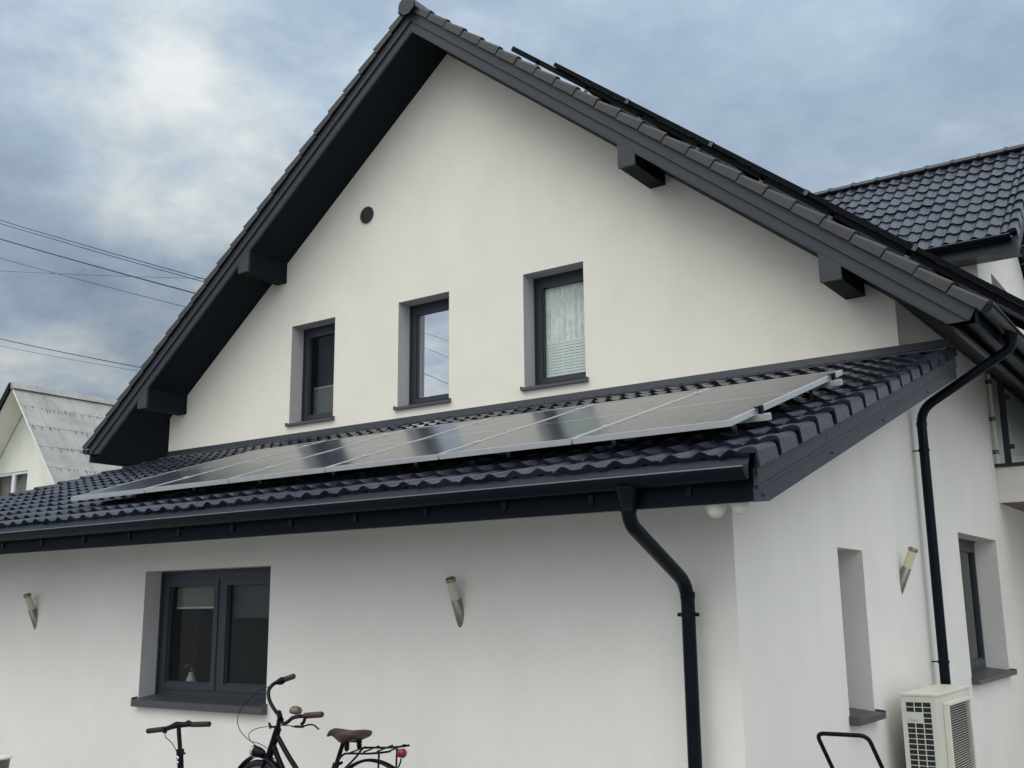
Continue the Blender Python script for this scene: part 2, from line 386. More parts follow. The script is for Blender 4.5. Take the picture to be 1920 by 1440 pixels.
# ------------------------------------------------------------------ roof tiles
AMP = 0.026
def wave(u, wl):
    """double-roman style profile: narrow roll, broad shallow pan"""
    t = (u / wl) % 1.0
    if t < 0.74: return AMP * (0.5 - 0.5 * math.cos(2 * math.pi * t / 0.74))
    return 0.0
def tile_roof(mb, O, U, V, width, length, wl=0.176, course=0.345, ns=10, thick=0.031, keep=None, stag=True):
    O, U, V = Vector(O), Vector(U).normalized(), Vector(V).normalized(); Nn = U.cross(V)
    if Nn.z < 0: Nn = -Nn
    us = [i * wl / ns for i in range(int(width / wl * ns) + 1)]
    nc = int(math.ceil(length / course)); n = len(us)
    for k in range(nc):
        v0 = k * course; v1 = min((k + 1) * course + 0.01, length)
        jit = {}
        rows = []
        for (v, h) in ((v0 + 0.004, -0.012), (v0, thick)), ((v0, thick), (v1, 0.0)):
            pass
        def P(u, v, h):
            ti = int(u / (2 * wl)); j = jit.setdefault(ti, random.uniform(-0.0035, 0.0035))
            dv = j * 1.5
            return O + U * u + V * (v + (dv if v == v0 else 0)) + Nn * (h + wave(u, wl) + j - (0.009 if (u / (2*wl)) % 1.0 < 0.03 else 0))
        lipb = [P(u, v0, -0.010) + V * 0.02 for u in us]; lipt = [P(u, v0, thick) for u in us]; end = [P(u, v1, 0.0) for u in us]
        fl, fs = [], []; tn = []; tv = {}
        for i in range(n - 1):
            if keep and not keep(O + U * (us[i]) + V * ((v0 + v1) / 2)): continue
            fl.append((i, i+1, n+i+1, n+i)); fs.append((i, i+1, n+i+1, n+i)); tn.append(tv.setdefault(int(us[i] / (2 * wl)), random.random()))
        for part in ((lipb + lipt, fl), (lipt + end, fs)):
            o_ = len(mb.f); mb.add(*part, True)
            for q, val in enumerate(tn): mb.tone[o_ + q] = val
def verge(mb, O, V, out, length, course=0.345, flange=0.11, gap=0.012, top=0.05):
    """verge caps: O at the eave on the roof edge, V up the slope, out = horizontal outward"""
    O, V, out = Vector(O), Vector(V).normalized(), Vector(out).normalized(); Nn = V.cross(out)
    if Nn.z < 0: Nn = -Nn
    prof = [(-0.10, 0.012), (-0.07, top*0.75), (-0.035, top), (-0.006, top), (0.012, top-0.008), (0.020, top-0.024), (0.022, -flange), (0.006, -flange), (0.006, 0.0), (-0.10, 0.0)]
    nc = int(math.ceil(length / course)); n = len(prof)
    for k in range(nc):
        v0 = k * course; v1 = min(v0 + course - gap, length); j = random.uniform(-0.003, 0.003); j2 = random.uniform(-0.002, 0.002)
        A = [O + V*(v0+j) + out*(w + (0.007 + j2 if w > 0 else 0)) + Nn*(h + (0.026 if h > -0.01 else 0.006)) for w, h in prof]
        B = [O + V*(v1+j) + out*(w + j2) + Nn*h for w, h in prof]
        mb.add(A + B, [(i, (i+1) % n, n+(i+1) % n, n+i) for i in range(n)])
        mb.add(A, [tuple(range(n))]); mb.add(B, [tuple(range(n))[::-1]])

# ------------------------------------------------------------------ ground
ys = [-1200, 4.6, 7.2, 1200]; zs = [0, 0, -0.55, -0.55]
g = MB().add([(x, y, z) for y, z in zip(ys, zs) for x in (-1200, 1200)], [(2*i, 2*i+1, 2*i+3, 2*i+2) for i in range(3)]).build('ground', CONC)
tag(g, None, None, kind='structure')

# ================================================================== the house
house = thing('house', (0, 0, 0), 'cream plastered two storey house with graphite tiled roofs and a lean-to along its gable', 'house')
XL = -10.3                      # left end of the annex
D = 4.2                         # plane of the gable wall
XG = -11.06                     # left end of the gable wall
XA = -5.574                     # ridge line of the main roof
SL = 0.802                      # rise of the main slopes
T2 = 0.3115                     # rise of the lean-to
def zlt(y): return 2.372 + (y + 0.84) * T2     # pan level of the lean-to tiles
def zm(x, h): return h - SL * abs(x - XA)      # a line parallel to the main slopes
YB = 14.0

FW = (-5.704, -4.064, 0.87, 1.983)
S1 = (1.926, 2.532, 0.80, 2.04); S2 = (5.883, 7.82, 0.85, 2.363)
GW = [(-8.403, -7.549, 4.205, 5.629), (-6.386, -5.530, 4.205, 5.629), (-4.376, -3.516, 4.205, 5.629)]
mb = MB(); wall(mb, [(XL, 0), (0, 0), (0, 2.42), (XL, 2.42)], [FW], lambda a, z: (a, 0, z), (0, 1, 0), 0.19)
mb.add([(XL,0,0),(XL,D,0),(XL,D,zlt(D)-0.1),(XL,0,2.42)], [(0,1,2,3)])
mb.build('front_wall', WALL, house)
mb = MB()
wall(mb, [(0, 0), (D, 0), (D, zlt(D) - 0.12), (0, 2.45)], [S1], lambda a, z: (0, a, z), (-1, 0, 0), 0.25)
wall(mb, [(D, -0.6), (YB, -0.6), (YB, 4.55), (D, 4.55)], [S2], lambda a, z: (0, a, z), (-1, 0, 0), 0.25)
mb.build('side_wall', WALL, house)
mb = MB()
wall(mb, [(XG, 3.6), (0, 3.6), (0, zm(0, 8.99)), (XA, 8.99), (XG, zm(XG, 8.99))], GW, lambda a, z: (a, D, z), (0, 1, 0), 0.25)
mb.add([(XG,D,0),(XG,YB,0),(XG,YB,zm(XG,8.99)),(XG,D,zm(XG,8.99))], [(0,1,2,3)])
mb.add([(XG,YB,0),(0,YB,0),(0,YB,4.5),(XA,YB,8.99),(XG,YB,4.5)], [(0,1,2,3,4)])
mb.add([(XL,D,0),(XG,D,0),(XG,D,3.6),(XL,D,3.6)], [(0,1,2,3)])
mb.build('gable_wall', GABLE, house)
# floors close the rooms off
MB().box((XG+0.3, D+0.3, 2.75), (-0.3, YB-0.1, 2.9)).build('floor_slab', WALL, house)

# vent
vx, vz = -6.98, 7.0
v = MB().lathe((vx, D-0.012, vz), (0, 1, 0), [(0, 0.110), (0.0, 0.124), (0.02, 0.124)], 28)
for i in range(9):
    zz = vz - 0.10 + i*0.025; hw = math.sqrt(max(0.0, 0.108**2 - (zz-vz)**2))
    v.obox((vx-hw, D-0.020, zz-0.004), (2*hw, 0, 0), (0, 0.016, 0.010), (0, 0.002, 0.006))
vo = v.build('vent_grille', mat('brown_vent', (0.045, 0.032, 0.028), 0.5), house)

MB().lathe((vx, D-0.004, vz), (0,1,0), [(0,0.124),(0,0.145),(0.003,0.145)], 28).build('vent_rim', WHITEF, vo)
# ------------------------------------------------------------------ windows
def window(parent, O, A, Nrm, w, h, gl, mull=0, inner=None, name='window', side_sill=0.035, fm=None, silldrop=0.035, sill_out=0.045, depth=0.25, z_top_bar=0.085, rev=None):
    """O: lower corner at the outer wall face, A: along the wall, Nrm: outward. Frame sits `depth` back."""
    fm = fm or FRAME
    O, A, Nn = Vector(O), Vector(A).normalized(), Vector(Nrm).normalized(); Z = Vector((0,0,1))
    B = O - Nn*depth
    f = MB(); t = 0.06
    def bar(m, a0, a1, z0, z1, n0, n1): m.obox(B + A*a0 + Z*z0 + Nn*n0, A*(a1-a0), Z*(z1-z0), Nn*(n1-n0))
    bar(f, 0, t, 0.02, h, -0.07, 0.0); bar(f, w-t, w, 0.02, h, -0.07, 0.0); bar(f, t, w-t, h-z_top_bar, h, -0.07, 0.0); bar(f, t, w-t, 0.02, 0.02+t, -0.07, 0.0)
    # outer stop bead
    bar(f, 0, 0.018, 0.02, h, 0.0, 0.02); bar(f, 0.018, w, h-0.02, h, 0.0, 0.02)
    cells = [(t, w-t)] if not mull else [(t, w*mull-0.03), (w*mull+0.03, w-t)]
    if mull: bar(f, w*mull-0.03, w*mull+0.03, 0.02+t, h-z_top_bar, -0.07, 0.002)
    fo = f.build(name, fm, parent, origin=O)
    rv = MB(); q = [O, O + A*w, O + A*w + Z*h, O + Z*h]
    for k in range(4): rv.add([q[k], q[(k+1) % 4], q[(k+1) % 4] - Nn*(depth+0.07), q[k] - Nn*(depth+0.07)], [(0,1,2,3)])
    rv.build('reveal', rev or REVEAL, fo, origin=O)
    for a0, a1 in cells:
        s = MB(); z0, z1 = 0.02+t, h-z_top_bar; b = 0.055
        bar(s, a0, a0+b, z0, z1, -0.055, 0.012); bar(s, a1-b, a1, z0, z1, -0.055, 0.012)
        bar(s, a0+b, a1-b, z0, z0+b, -0.055, 0.012); bar(s, a0+b, a1-b, z1-b, z1, -0.055, 0.012)
        # glazing bead
        for (p, q, r_, s_) in ((a0+b, a0+b+0.015, z0+b, z1-b), (a1-b-0.015, a1-b, z0+b, z1-b)): bar(s, p, q, r_, s_, -0.03, -0.004)
        bar(s, a0+b+0.015, a1-b-0.015, z0+b, z0+b+0.015, -0.03, -0.004)
        s.build('sash', fm, fo, origin=B + A*a0)
        p = MB(); bar(p, a0+b, a1-b, z0+b, z1-b, -0.028, -0.022); p.build('pane', gl, fo, origin=B + A*a0 + Z*z0)
    # sill: folded sheet
    sl = MB(); w0, w1 = -side_sill, w+side_sill
    prof = [(-depth-0.01, 0.035), (sill_out, 0.0), (sill_out, -silldrop), (sill_out-0.012, -silldrop), (sill_out-0.012, -0.012), (-depth-0.01, 0.02)]
    # inside the reveal the sheet is as wide as the opening, outside it laps over the wall
    inn = [(-depth-0.01, 0.035), (0.002, 0.035-0.035*(depth+0.012)/(depth+0.055)), (0.002, -0.002), (-depth-0.01, 0.02)]
    sl.prism([O + A*0.002 + Nn*a + Z*b for a, b in inn], A*(w-0.004))
    k = 0.035*(sill_out-0.002)/(depth+0.055)
    outp = [(0.003, k), (sill_out, 0.0), (sill_out, -silldrop), (0.003, -silldrop)]
    sl.prism([O + A*w0 + Nn*a + Z*b for a, b in outp], A*(w1-w0))
    for q in (w0, w1-0.012): sl.prism([O + A*q + Nn*a + Z*(b+0.014) for a, b in outp[:2]] + [O + A*q + Nn*a + Z*b for a, b in outp[:2]][::-1], A*0.012)
    sl.build('sill', SILL, fo, origin=O)
    if inner: inner(fo, B, A, Nn, w, h)
    return fo
def slab(name, m, fo, B, A, Nn, a0, a1, z0, z1, dn, pleat=0, slats=0):
    mb = MB(); Z = Vector((0,0,1))
    if pleat:
        n = pleat*8; pts = [B + A*(a0+(a1-a0)*i/n) - Nn*(dn + 0.018*math.sin(i*math.pi/4) + 0.006*math.sin(i*0.37)) + Z*z0 for i in range(n+1)]
        mb.strip(pts, Z*(z1-z0))
    elif slats:
        for i in range(slats):
            zz = z0+(z1-z0)*i/slats; mb.obox(B + A*a0 - Nn*dn + Z*zz, A*(a1-a0), -Nn*0.012 + Z*0.006, Z*((z1-z0)/slats*0.8))
    else: mb.obox(B + A*a0 - Nn*dn + Z*z0, A*(a1-a0), -Nn*0.006, Z*(z1-z0))
    return mb.build(name, m, fo, origin=B)
def in_w1(fo, B, A, Nn, w, h):
    slab('blind', mat('grey_green_blind', (0.09,0.10,0.10), 0.8), fo, B, A, Nn, 0.1, w-0.1, 0.12, 0.55, 0.12)
    slab('rail', mat('pale_rail', (0.35,0.36,0.36), 0.5), fo, B, A, Nn, 0.1, w-0.1, 0.55, 0.565, 0.11)
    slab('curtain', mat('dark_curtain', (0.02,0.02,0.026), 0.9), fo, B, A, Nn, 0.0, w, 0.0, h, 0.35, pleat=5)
def in_w2(fo, B, A, Nn, w, h):
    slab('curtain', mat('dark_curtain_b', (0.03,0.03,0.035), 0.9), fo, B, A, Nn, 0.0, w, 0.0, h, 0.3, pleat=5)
def in_w3(fo, B, A, Nn, w, h):
    slab('curtain', LACE, fo, B, A, Nn, 0.06, w-0.06, 0.08, h-0.1, 0.075, pleat=9)
    slab('blind', mat('pale_slat', (0.6,0.63,0.6), 0.6), fo, B, A, Nn, 0.12, w-0.12, 0.13, 0.60, 0.05, slats=13)
wins = []
for (a0, a1, z0, z1), gl, inn in zip(GW, (GL_DARK, GL_MIRROR, GL_CLEAR), (in_w1, in_w2, in_w3)):
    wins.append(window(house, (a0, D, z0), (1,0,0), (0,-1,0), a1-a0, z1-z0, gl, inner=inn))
wins[0]['label'] = 'narrow upper window with dark glass and half blind'
wins[1]['label'] = 'narrow upper window mirroring clouds and wires'
wins[2]['label'] = 'narrow upper window with pale lace curtain'
def in_fw(fo, B, A, Nn, w, h):
    slab('blind', BLIND, fo, B, A, Nn, 0.12, w*0.5-0.08, h-0.32, h-0.12, 0.08)
    slab('blind', BLINDD, fo, B, A, Nn, w*0.5+0.08, w-0.12, h-0.42, h-0.12, 0.08)
    slab('rail', mat('pale_rail_b', (0.5,0.5,0.45), 0.5), fo, B, A, Nn, 0.12, w*0.5-0.08, h-0.335, h-0.32, 0.075)
    slab('curtain', mat('dark_room', (0.012,0.02,0.02), 0.9), fo, B, A, Nn, -0.2, w+0.2, -0.1, h, 0.6, pleat=6)  # dark pleated sheet standing for the unlit room behind
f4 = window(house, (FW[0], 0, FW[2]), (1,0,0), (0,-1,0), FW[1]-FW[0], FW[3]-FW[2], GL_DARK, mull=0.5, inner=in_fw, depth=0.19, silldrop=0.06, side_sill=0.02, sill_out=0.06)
f4['label'] = 'wide ground floor casement window with two sashes'
s1 = window(house, (0, S1[0], S1[2]), (0,1,0), (1,0,0), S1[1]-S1[0], S1[3]-S1[2], GL_DARK, silldrop=0.045, sill_out=0.08, side_sill=0.02, rev=WALL)
s1['label'] = 'slim side window set deep in its opening'
def in_s2(fo, B, A, Nn, w, h): slab('curtain', mat('dark_room_b', (0.02,0.02,0.022), 0.9), fo, B, A, Nn, -0.1, w+0.1, 0.0, h, 0.4, pleat=6)  # dark sheet in place of the unlit room
s2 = window(house, (0, S2[0], S2[2]), (0,1,0), (1,0,0), S2[1]-S2[0], S2[3]-S2[2], GL_DARK, silldrop=0.045, inner=in_s2, sill_out=0.08, side_sill=0.02, rev=WALL)
s2['label'] = 'wide side window beside the rear downpipe'

# ------------------------------------------------------------------ lean-to roof
XR = 0.50; XV = -10.6; YE = -0.84
LV = Vector((0, 1, T2)); LEN = (D - YE) * LV.length
mb = MB(); tile_roof(mb, (XV, YE, zlt(YE)), (1,0,0), LV, XR - XV - 0.02, LEN, ns=12)
lt = mb.build('lean_to_roof', TILE, house)
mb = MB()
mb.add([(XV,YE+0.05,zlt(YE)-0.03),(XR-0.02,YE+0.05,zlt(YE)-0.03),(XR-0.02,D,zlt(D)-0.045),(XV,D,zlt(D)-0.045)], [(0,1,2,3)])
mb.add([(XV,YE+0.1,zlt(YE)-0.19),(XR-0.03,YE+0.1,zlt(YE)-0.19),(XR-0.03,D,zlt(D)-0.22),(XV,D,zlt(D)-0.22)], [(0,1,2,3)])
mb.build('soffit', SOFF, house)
mb = MB(); verge(mb, (XR, YE, zlt(YE)), LV, (1,0,0), LEN, flange=0.055, gap=0.045, top=0.034); mb.build('verge_tiles', TILE, house)
mb = MB(); verge(mb, (XV, YE, zlt(YE)), LV, (-1,0,0), LEN, flange=0.055); mb.build('verge_tiles', TILE, house)
MB().prism([(XR-0.012, YE+0.03, zlt(YE)-0.09), (XR-0.012, YE+0.03, zlt(YE)+0.02), (XR-0.012, D, zlt(D)+0.01), (XR-0.012, D, zlt(D)-0.10)], (0.008,0,0)).build('verge_shade_strip', SOFF, house)  # dark strip added for the shade showing through the gaps between verge tiles
# verge boards: two overlapping boards, the lower one with a level-cut nose
def zc(y): return 2.385 + (y + 0.84) * T2
b1 = [(-0.80, zc(-0.80)-0.175), (-0.80, zc(-0.80)-0.075), (D+0.02, zc(D)-0.075), (D+0.02, zc(D)-0.175)]
b2 = [(-0.80, 2.145), (-0.80, zc(-0.80)-0.177), (D+0.02, zc(D)-0.177), (D+0.02, zc(D)-0.275), (-0.64, 2.160)]
mb = MB(); mb.prism([(XR-0.025, y, z) for y, z in b1], (0.026, 0, 0)); mb.prism([(XR-0.03, y, z) for y, z in b2], (0.022, 0, 0))
mb.obox((XR-0.02, -0.80, zc(-0.80)-0.185), (0.027,0,0), Vector((0,5.0,5.0*T2)), (0,0,0.016))
for y, dz in ((-0.72,-0.235),(0.35,-0.13),(0.45,-0.24),(1.6,-0.13),(1.66,-0.24),(3.0,-0.13),(3.05,-0.24)):
    mb.lathe((XR-0.008, y, zc(y)+dz), (1,0,0), [(0,0.009),(0.012,0.009),(0.014,0.004)], 8)
mb.build('verge_board', GRAPH2, house)
# fascia and drip sheet
FAS = mat('fascia_sheet', (0.0028, 0.006, 0.011), 0.5, noise=0.12, nscale=2, spec=0.08)
mb = MB(); mb.box((XV+0.02, -0.785, 2.150), (XR-0.031, -0.758, 2.345)); mb.box((XV+0.02, -0.800, 2.150), (XR-0.031, -0.7855, 2.172))
mb.box((XV+0.02, -0.793, 2.232), (XR-0.031, -0.7855, 2.240)); fb = mb.build('fascia_board', FAS, house)
for i in range(18):
    x = XR - 0.42 - i*0.62
    if x > XV: MB().box((x, -0.800, 2.20), (x+0.03, -0.7935, 2.262)).build('gutter_bracket', DARKM, fb)
mb = MB(); mb.prism([(XV, -0.77, 2.392), (XV, -0.822, 2.385), (XV, -0.852, 2.340), (XV, -0.856, 2.262), (XV, -0.852, 2.262), (XV, -0.846, 2.338), (XV, -0.818, 2.378), (XV, -0.77, 2.386)], (XR-XV-0.03, 0, 0)); mb.build('drip_sheet', mat('drip_sheet_dark', (0.016,0.022,0.034), 0.5, spec=0.2), house)
# flashing at the wall
mb = MB(); mb.prism([(XG, D-0.012, 4.06), (XG, D-0.002, 4.06), (XG, D-0.002, 3.90), (XG, D-0.16, 3.93), (XG, D-0.16, 3.945), (XG, D-0.03, 3.985)], (-XG+0.47, 0, 0))
mb.build('wall_flashing', GRAPH, house)

LIPM = mat('gutter_lip_sheen', (0.10, 0.12, 0.15), 0.3, spec=0.6)  # lighter than the gutter; sheen along the lip put into the colour
def gutter(name, p0, E, outv, r, endcaps, m=DARKM, brackets=0):
    """half-round gutter: p0 = centre of the mouth at one end, E = run, outv = outward"""
    p0, E, o = Vector(p0), Vector(E), Vector(outv).normalized(); Z = Vector((0,0,1)); mb = MB()
    n = 16; outer = [p0 + o*(-math.cos(math.pi*i/n)*r) - Z*(math.sin(math.pi*i/n)*r) for i in range(n+1)]
    inner = [p0 + o*(-math.cos(math.pi*i/n)*(r-0.004)) - Z*(math.sin(math.pi*i/n)*(r-0.004)) for i in range(n+1)]
    poly = outer + inner[::-1]
    mb.prism(poly, E, smooth=True)
    # rolled lip
    for e in endcaps:
        c = p0 + E.normalized()*e
        mb.prism([c + (q - p0)*0.985 for q in outer], E.normalized()*0.004)
    if brackets:
        L = E.length; k = int(L/brackets)
        for i in range(k+1):
            c = E.normalized()*(0.15 + i*brackets)
            pts = [q + c + (q-p0)*0.06 for q in outer]
            mb.prism(pts + [p0 + c + (q-p0)*0.0 + (q-p0)*0.99 for q in outer][::-1], E.normalized()*0.022)
    go = mb.build(name, m, house); lip = p0 + o*(r+0.003)
    MB().tube([lip, lip+E], 0.0045, 10).build('gutter_lip', LIPM, go)
    return go
gt = gutter('gutter', (XV+0.03, -0.832, 2.325), (XR-XV-0.07, 0, 0), (0,-1,0), 0.072, (0.05, XR-XV-0.105))
# ------------------------------------------------------------------ downpipes
def pipe(name, pts, r, brs, parent, rad=0.09):
    P = round_corners(pts, rad); mb = MB().tube(P, r, 18)
    o = mb.build(name, DARKM, parent)
    for (c, ax) in brs:
        c = Vector(c); b = MB().tube([c-Vector((0,0,0.012)), c+Vector((0,0,0.012))], r+0.007, 18)
        ax = Vector(ax); side = Vector((-ax.y, ax.x, 0))
        b.obox(c - side*(r+0.028) + Vector((0,0,-0.011)) - ax*0.008, side*(2*r+0.056), Vector((0,0,0.022)), ax*0.014)
        b.obox(c + Vector((0,0,-0.006)) - side*0.006, side*0.012, Vector((0,0,0.012)), ax*(0.12))
        b.build('bracket', DARKM, o)
    return o
dp1 = pipe('downpipe', [(-0.262,-0.832,2.27),(-0.262,-0.832,2.075),(-0.272,-0.105,1.745),(-0.272,-0.105,0.0)], 0.042, [((-0.272,-0.105,1.565),(0,1,0))], house, 0.12)
mb = MB().lathe((-0.262,-0.832,2.275), (0,0,-1), [(0,0.075),(0.04,0.066),(0.09,0.050),(0.13,0.049)], 18); mb.build('outlet_funnel', DARKM, dp1)
MB().tube([(-0.262,-0.832,2.135),(-0.262,-0.832,2.165)], 0.048, 18).build('collar', DARKM, dp1); MB().tube([(-0.272,-0.105,1.66),(-0.272,-0.105,1.70)], 0.046, 18).build('collar', DARKM, dp1)

# ------------------------------------------------------------------ main roof
MV = Vector((-1, 0, SL)).normalized(); cosM = 1/math.sqrt(1+SL*SL)
XE = 0.93; SLEN = (XE - XA)/cosM - 0.03; YV = 3.43
def pan(x): return zm(x, 9.315)
def keep_right(p): return not (p.y > 8.6 and p.x > -0.05)
mb = MB()
tile_roof(mb, (XE, YV, pan(XE)), (0,1,0), MV, YB+0.5-YV, SLEN, ns=8, keep=keep_right)
tile_roof(mb, (2*XA-XE, YV, pan(XE)), (0,1,0), Vector((1,0,SL)), YB+0.5-YV, SLEN, ns=6)
mb.build('main_roof', TILE, house)
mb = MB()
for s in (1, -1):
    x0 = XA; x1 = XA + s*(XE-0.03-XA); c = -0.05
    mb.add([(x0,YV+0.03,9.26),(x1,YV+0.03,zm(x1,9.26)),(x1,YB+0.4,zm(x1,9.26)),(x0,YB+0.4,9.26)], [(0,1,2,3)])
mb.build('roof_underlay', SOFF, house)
VT = mat('weathered_verge_tile', (0.036, 0.037, 0.041), 0.5, noise=0.3, nscale=6, spec=0.35)
for s in (1, -1):
    mb = MB(); verge(mb, (XA + s*(XE-XA), YV, pan(XE)), Vector((-s,0,SL)), (0,-1,0), SLEN, flange=0.040, gap=0.010, top=0.054); mb.build('verge_tiles', VT, house)
# barge boards (two stepped boards each side)
mb = MB()
for s in (1, -1):
    xe = XA + s*(0.86-XA); xe2 = XA + s*(0.615-XA); sh = 0.0 if s > 0 else 0.10
    up_ = [(XA, 9.275), (xe, zm(xe, 9.275)), (XA + s*(0.80-XA), zm(0.80, 9.128)), (XA, 9.128)]
    # the nose of the boards is cut square to the slope, then level
    lo = [(XA, 9.130), (XA + s*(0.80-XA), zm(0.80, 9.130)), (XA + s*(0.74-XA), 4.018), (xe2, 4.015), (XA, 8.975)]
    mb.prism([(x, 3.445, z) for x, z in up_], (0, 0.030, 0)); mb.prism([(x, 3.463, z) for x, z in lo], (0, 0.028, 0))
    # folded edge between the two boards
    mb.prism([(XA, 3.438, 9.140), (XA + s*(0.80-XA), 3.438, zm(0.80, 9.140)), (XA + s*(0.795-XA), 3.438, zm(0.795, 9.122)), (XA, 3.438, 9.122)], (0, 0.0065, 0))
mb.build('barge_board', GRAPH2, house)
# soffits
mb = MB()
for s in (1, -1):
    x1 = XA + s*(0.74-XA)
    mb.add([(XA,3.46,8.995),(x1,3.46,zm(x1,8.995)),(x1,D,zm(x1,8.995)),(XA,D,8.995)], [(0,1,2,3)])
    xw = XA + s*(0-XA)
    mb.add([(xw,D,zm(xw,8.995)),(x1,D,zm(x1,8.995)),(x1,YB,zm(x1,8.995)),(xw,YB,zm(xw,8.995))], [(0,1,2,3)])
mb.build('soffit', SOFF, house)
# eave fascias
mb = MB(); mb.box((0.842, 3.478, 3.975), (0.868, 8.3, 4.155)); mb.add([(0.615,3.478,4.0),(0.842,3.478,3.99),(0.842,8.3,3.99),(0.615,8.3,4.0)], [(0,1,2,3)]); mb.build('eave_fascia', DARKM, house)
MB().box((2*XA-0.868, 3.478, 3.90), (2*XA-0.842, YB+0.3, 4.155)).build('eave_fascia', GRAPH, house)
# purlin boxes, the shade under the soffit put into their dark colour
for x0 in (-2.6, -0.478, 2*XA+2.6-0.2, 2*XA+0.478-0.2):
    zb = zm(x0 if x0 > XA else x0+0.2, 8.975) - 0.285
    pb = MB().box((x0+0.004, 3.495, zb+0.004), (x0+0.2, D-0.001, zb+0.30)).build('purlin_box', SOFF, house)
    q0, q1 = (x0-0.004, x0+0.204)
    MB().prism([(q0, 3.462, zb), (q1, 3.462, zb), (q1, 3.462, zm(q1, 8.985)), (q0, 3.462, zm(q0, 8.985))], (0,0.032,0)).build('purlin_cap', GRAPH2, pb)
# ridge
mb = MB()
for k in range(28):
    y0 = 3.36 + k*0.39; pr = [(XA + 0.125*math.cos(a), 9.315 + 0.095*math.sin(a)) for a in [math.pi*i/10 for i in range(11)]]
    pr = [(XA-0.15, 9.235)] + [(2*XA-p[0], p[1]) for p in pr] + [(XA+0.15, 9.235)]
    q = [(x, y0 + (0.0), z + 0.0) for x, z in pr]
    mb.prism([(x, y0, z+0.012) for x, z in pr], (0, 0.035, 0)); mb.prism(q, (0, 0.385, 0), smooth=False)
mb.prism([(XA + 0.13*math.cos(a), 3.345, 9.315 + 0.10*math.sin(a)) for a in [math.pi*i/12 for i in range(13)]] + [(XA-0.13,3.345,9.24),(XA-0.04,3.345,9.17),(XA+0.04,3.345,9.17),(XA+0.13,3.345,9.24)], (0,0.02,0))
mb.build('ridge_tiles', TILE, house)
# main eave gutter (right) and its downpipe; the left gutter end shows beyond the barge board
gutter('gutter', (0.945, 3.38, 4.115), (0, 4.9, 0), (1,0,0), 0.072, (0.03,))
gutter('gutter', (2*XA-0.945, 3.44, 4.10), (0, YB-3.4, 0), (-1,0,0), 0.07, (0.02,), m=GRAPH2)
dp2 = pipe('downpipe', [(0.965,4.36,4.06),(0.965,4.36,3.93),(0.105,4.36,3.44),(0.105,4.36,0.0)], 0.045, [((0.105,4.36,3.05),(-1,0,0)), ((0.105,4.36,1.1),(-1,0,0))], house, 0.14)
MB().lathe((0.965,4.36,4.06), (0,0,-1), [(0,0.072),(0.05,0.06),(0.09,0.052),(0.12,0.052)], 18).build('outlet_funnel', DARKM, dp2)
MB().tube([(0.965,4.36,3.985),(0.965,4.36,4.01)], 0.054, 18).build('collar', DARKM, dp2); MB().tube([(0.105,4.36,3.28),(0.105,4.36,3.32)], 0.050, 18).build('collar', DARKM, dp2)

# ------------------------------------------------------------------ cross wing (dormer gable) and balcony
ZE2 = 6.20; YE2 = 8.0; SL2 = 0.80; XW1 = 0.575; YR = 10.72
LV2 = Vector((0,1,SL2)); L2 = (YR - YE2)*LV2.length
AMP = 0.030
mb = MB(); tile_roof(mb, (-4.2, YE2, ZE2), (1,0,0), LV2, XW1+4.2-0.02, L2, wl=0.176, ns=12, thick=0.022,
                     keep=lambda p: p.z > zm(p.x, 9.36))
tile_roof(mb, (-4.2, 2*YR-YE2, ZE2), (1,0,0), Vector((0,-1,SL2)), XW1+4.2-0.02, L2, ns=6, keep=lambda p: p.z > zm(p.x, 9.36))
mb.build('wing_roof', TILE, house)
mb = MB(); verge(mb, (XW1, YE2, ZE2), LV2, (1,0,0), L2, flange=0.085); mb.build('verge_tiles', TILE, house)
mb = MB()
for k in range(13):
    x0 = XW1 - 0.40 - k*0.39; pr = [(YR + 0.12*math.cos(a), ZE2 + (YR-YE2)*SL2 - 0.02 + 0.10*math.sin(a)) for a in [math.pi*i/10 for i in range(11)]]
    mb.prism([(x0, y, z) for y, z in pr], (0.385, 0, 0), smooth=True); mb.prism([(x0-0.01, y, z+0.014) for y, z in pr], (0.05, 0, 0), smooth=True)
mb.build('ridge_tiles', TILE, house)
mb = MB(); yb0 = YE2+0.03
mb.prism([(XW1-0.01, yb0, ZE2-0.27), (XW1-0.01, yb0, ZE2-0.02), (XW1-0.01, YR, ZE2-0.02+(YR-yb0)*SL2), (XW1-0.01, YR, ZE2-0.27+(YR-yb0)*SL2)], (0.02,0,0))
mb.prism([(XW1-0.01, 2*YR-yb0, ZE2-0.27), (XW1-0.01, 2*YR-yb0, ZE2-0.02), (XW1-0.01, YR, ZE2-0.02+(YR-yb0)*SL2), (XW1-0.01, YR, ZE2-0.27+(YR-yb0)*SL2)], (0.02,0,0))
mb.build('barge_board', GRAPH2, house)
mb = MB(); mb.box((-3.0, YE2+0.05, ZE2-0.20), (XW1-0.012, YE2+0.075, ZE2-0.03)); mb.add([(-3.0,YE2+0.06,ZE2-0.2),(XW1-0.012,YE2+0.06,ZE2-0.2),(XW1-0.012,8.49,ZE2-0.17),(-3.0,8.49,ZE2-0.17)], [(0,1,2,3)])
mb.add([(0,8.49,ZE2+0.2),(XW1-0.012,8.3,ZE2+0.06),(XW1-0.012,YR,ZE2-0.18+(YR-YE2)*SL2),(0,YR,ZE2-0.18+(YR-YE2)*SL2)], [(0,1,2,3)])
mb.build('fascia_board', GRAPH, house)
gutter('gutter', (-3.2, YE2-0.035, ZE2-0.02), (XW1+3.2-0.05, 0, 0), (0,-1,0), 0.072, (XW1+3.06,))
mb = MB()
WX = 0.0
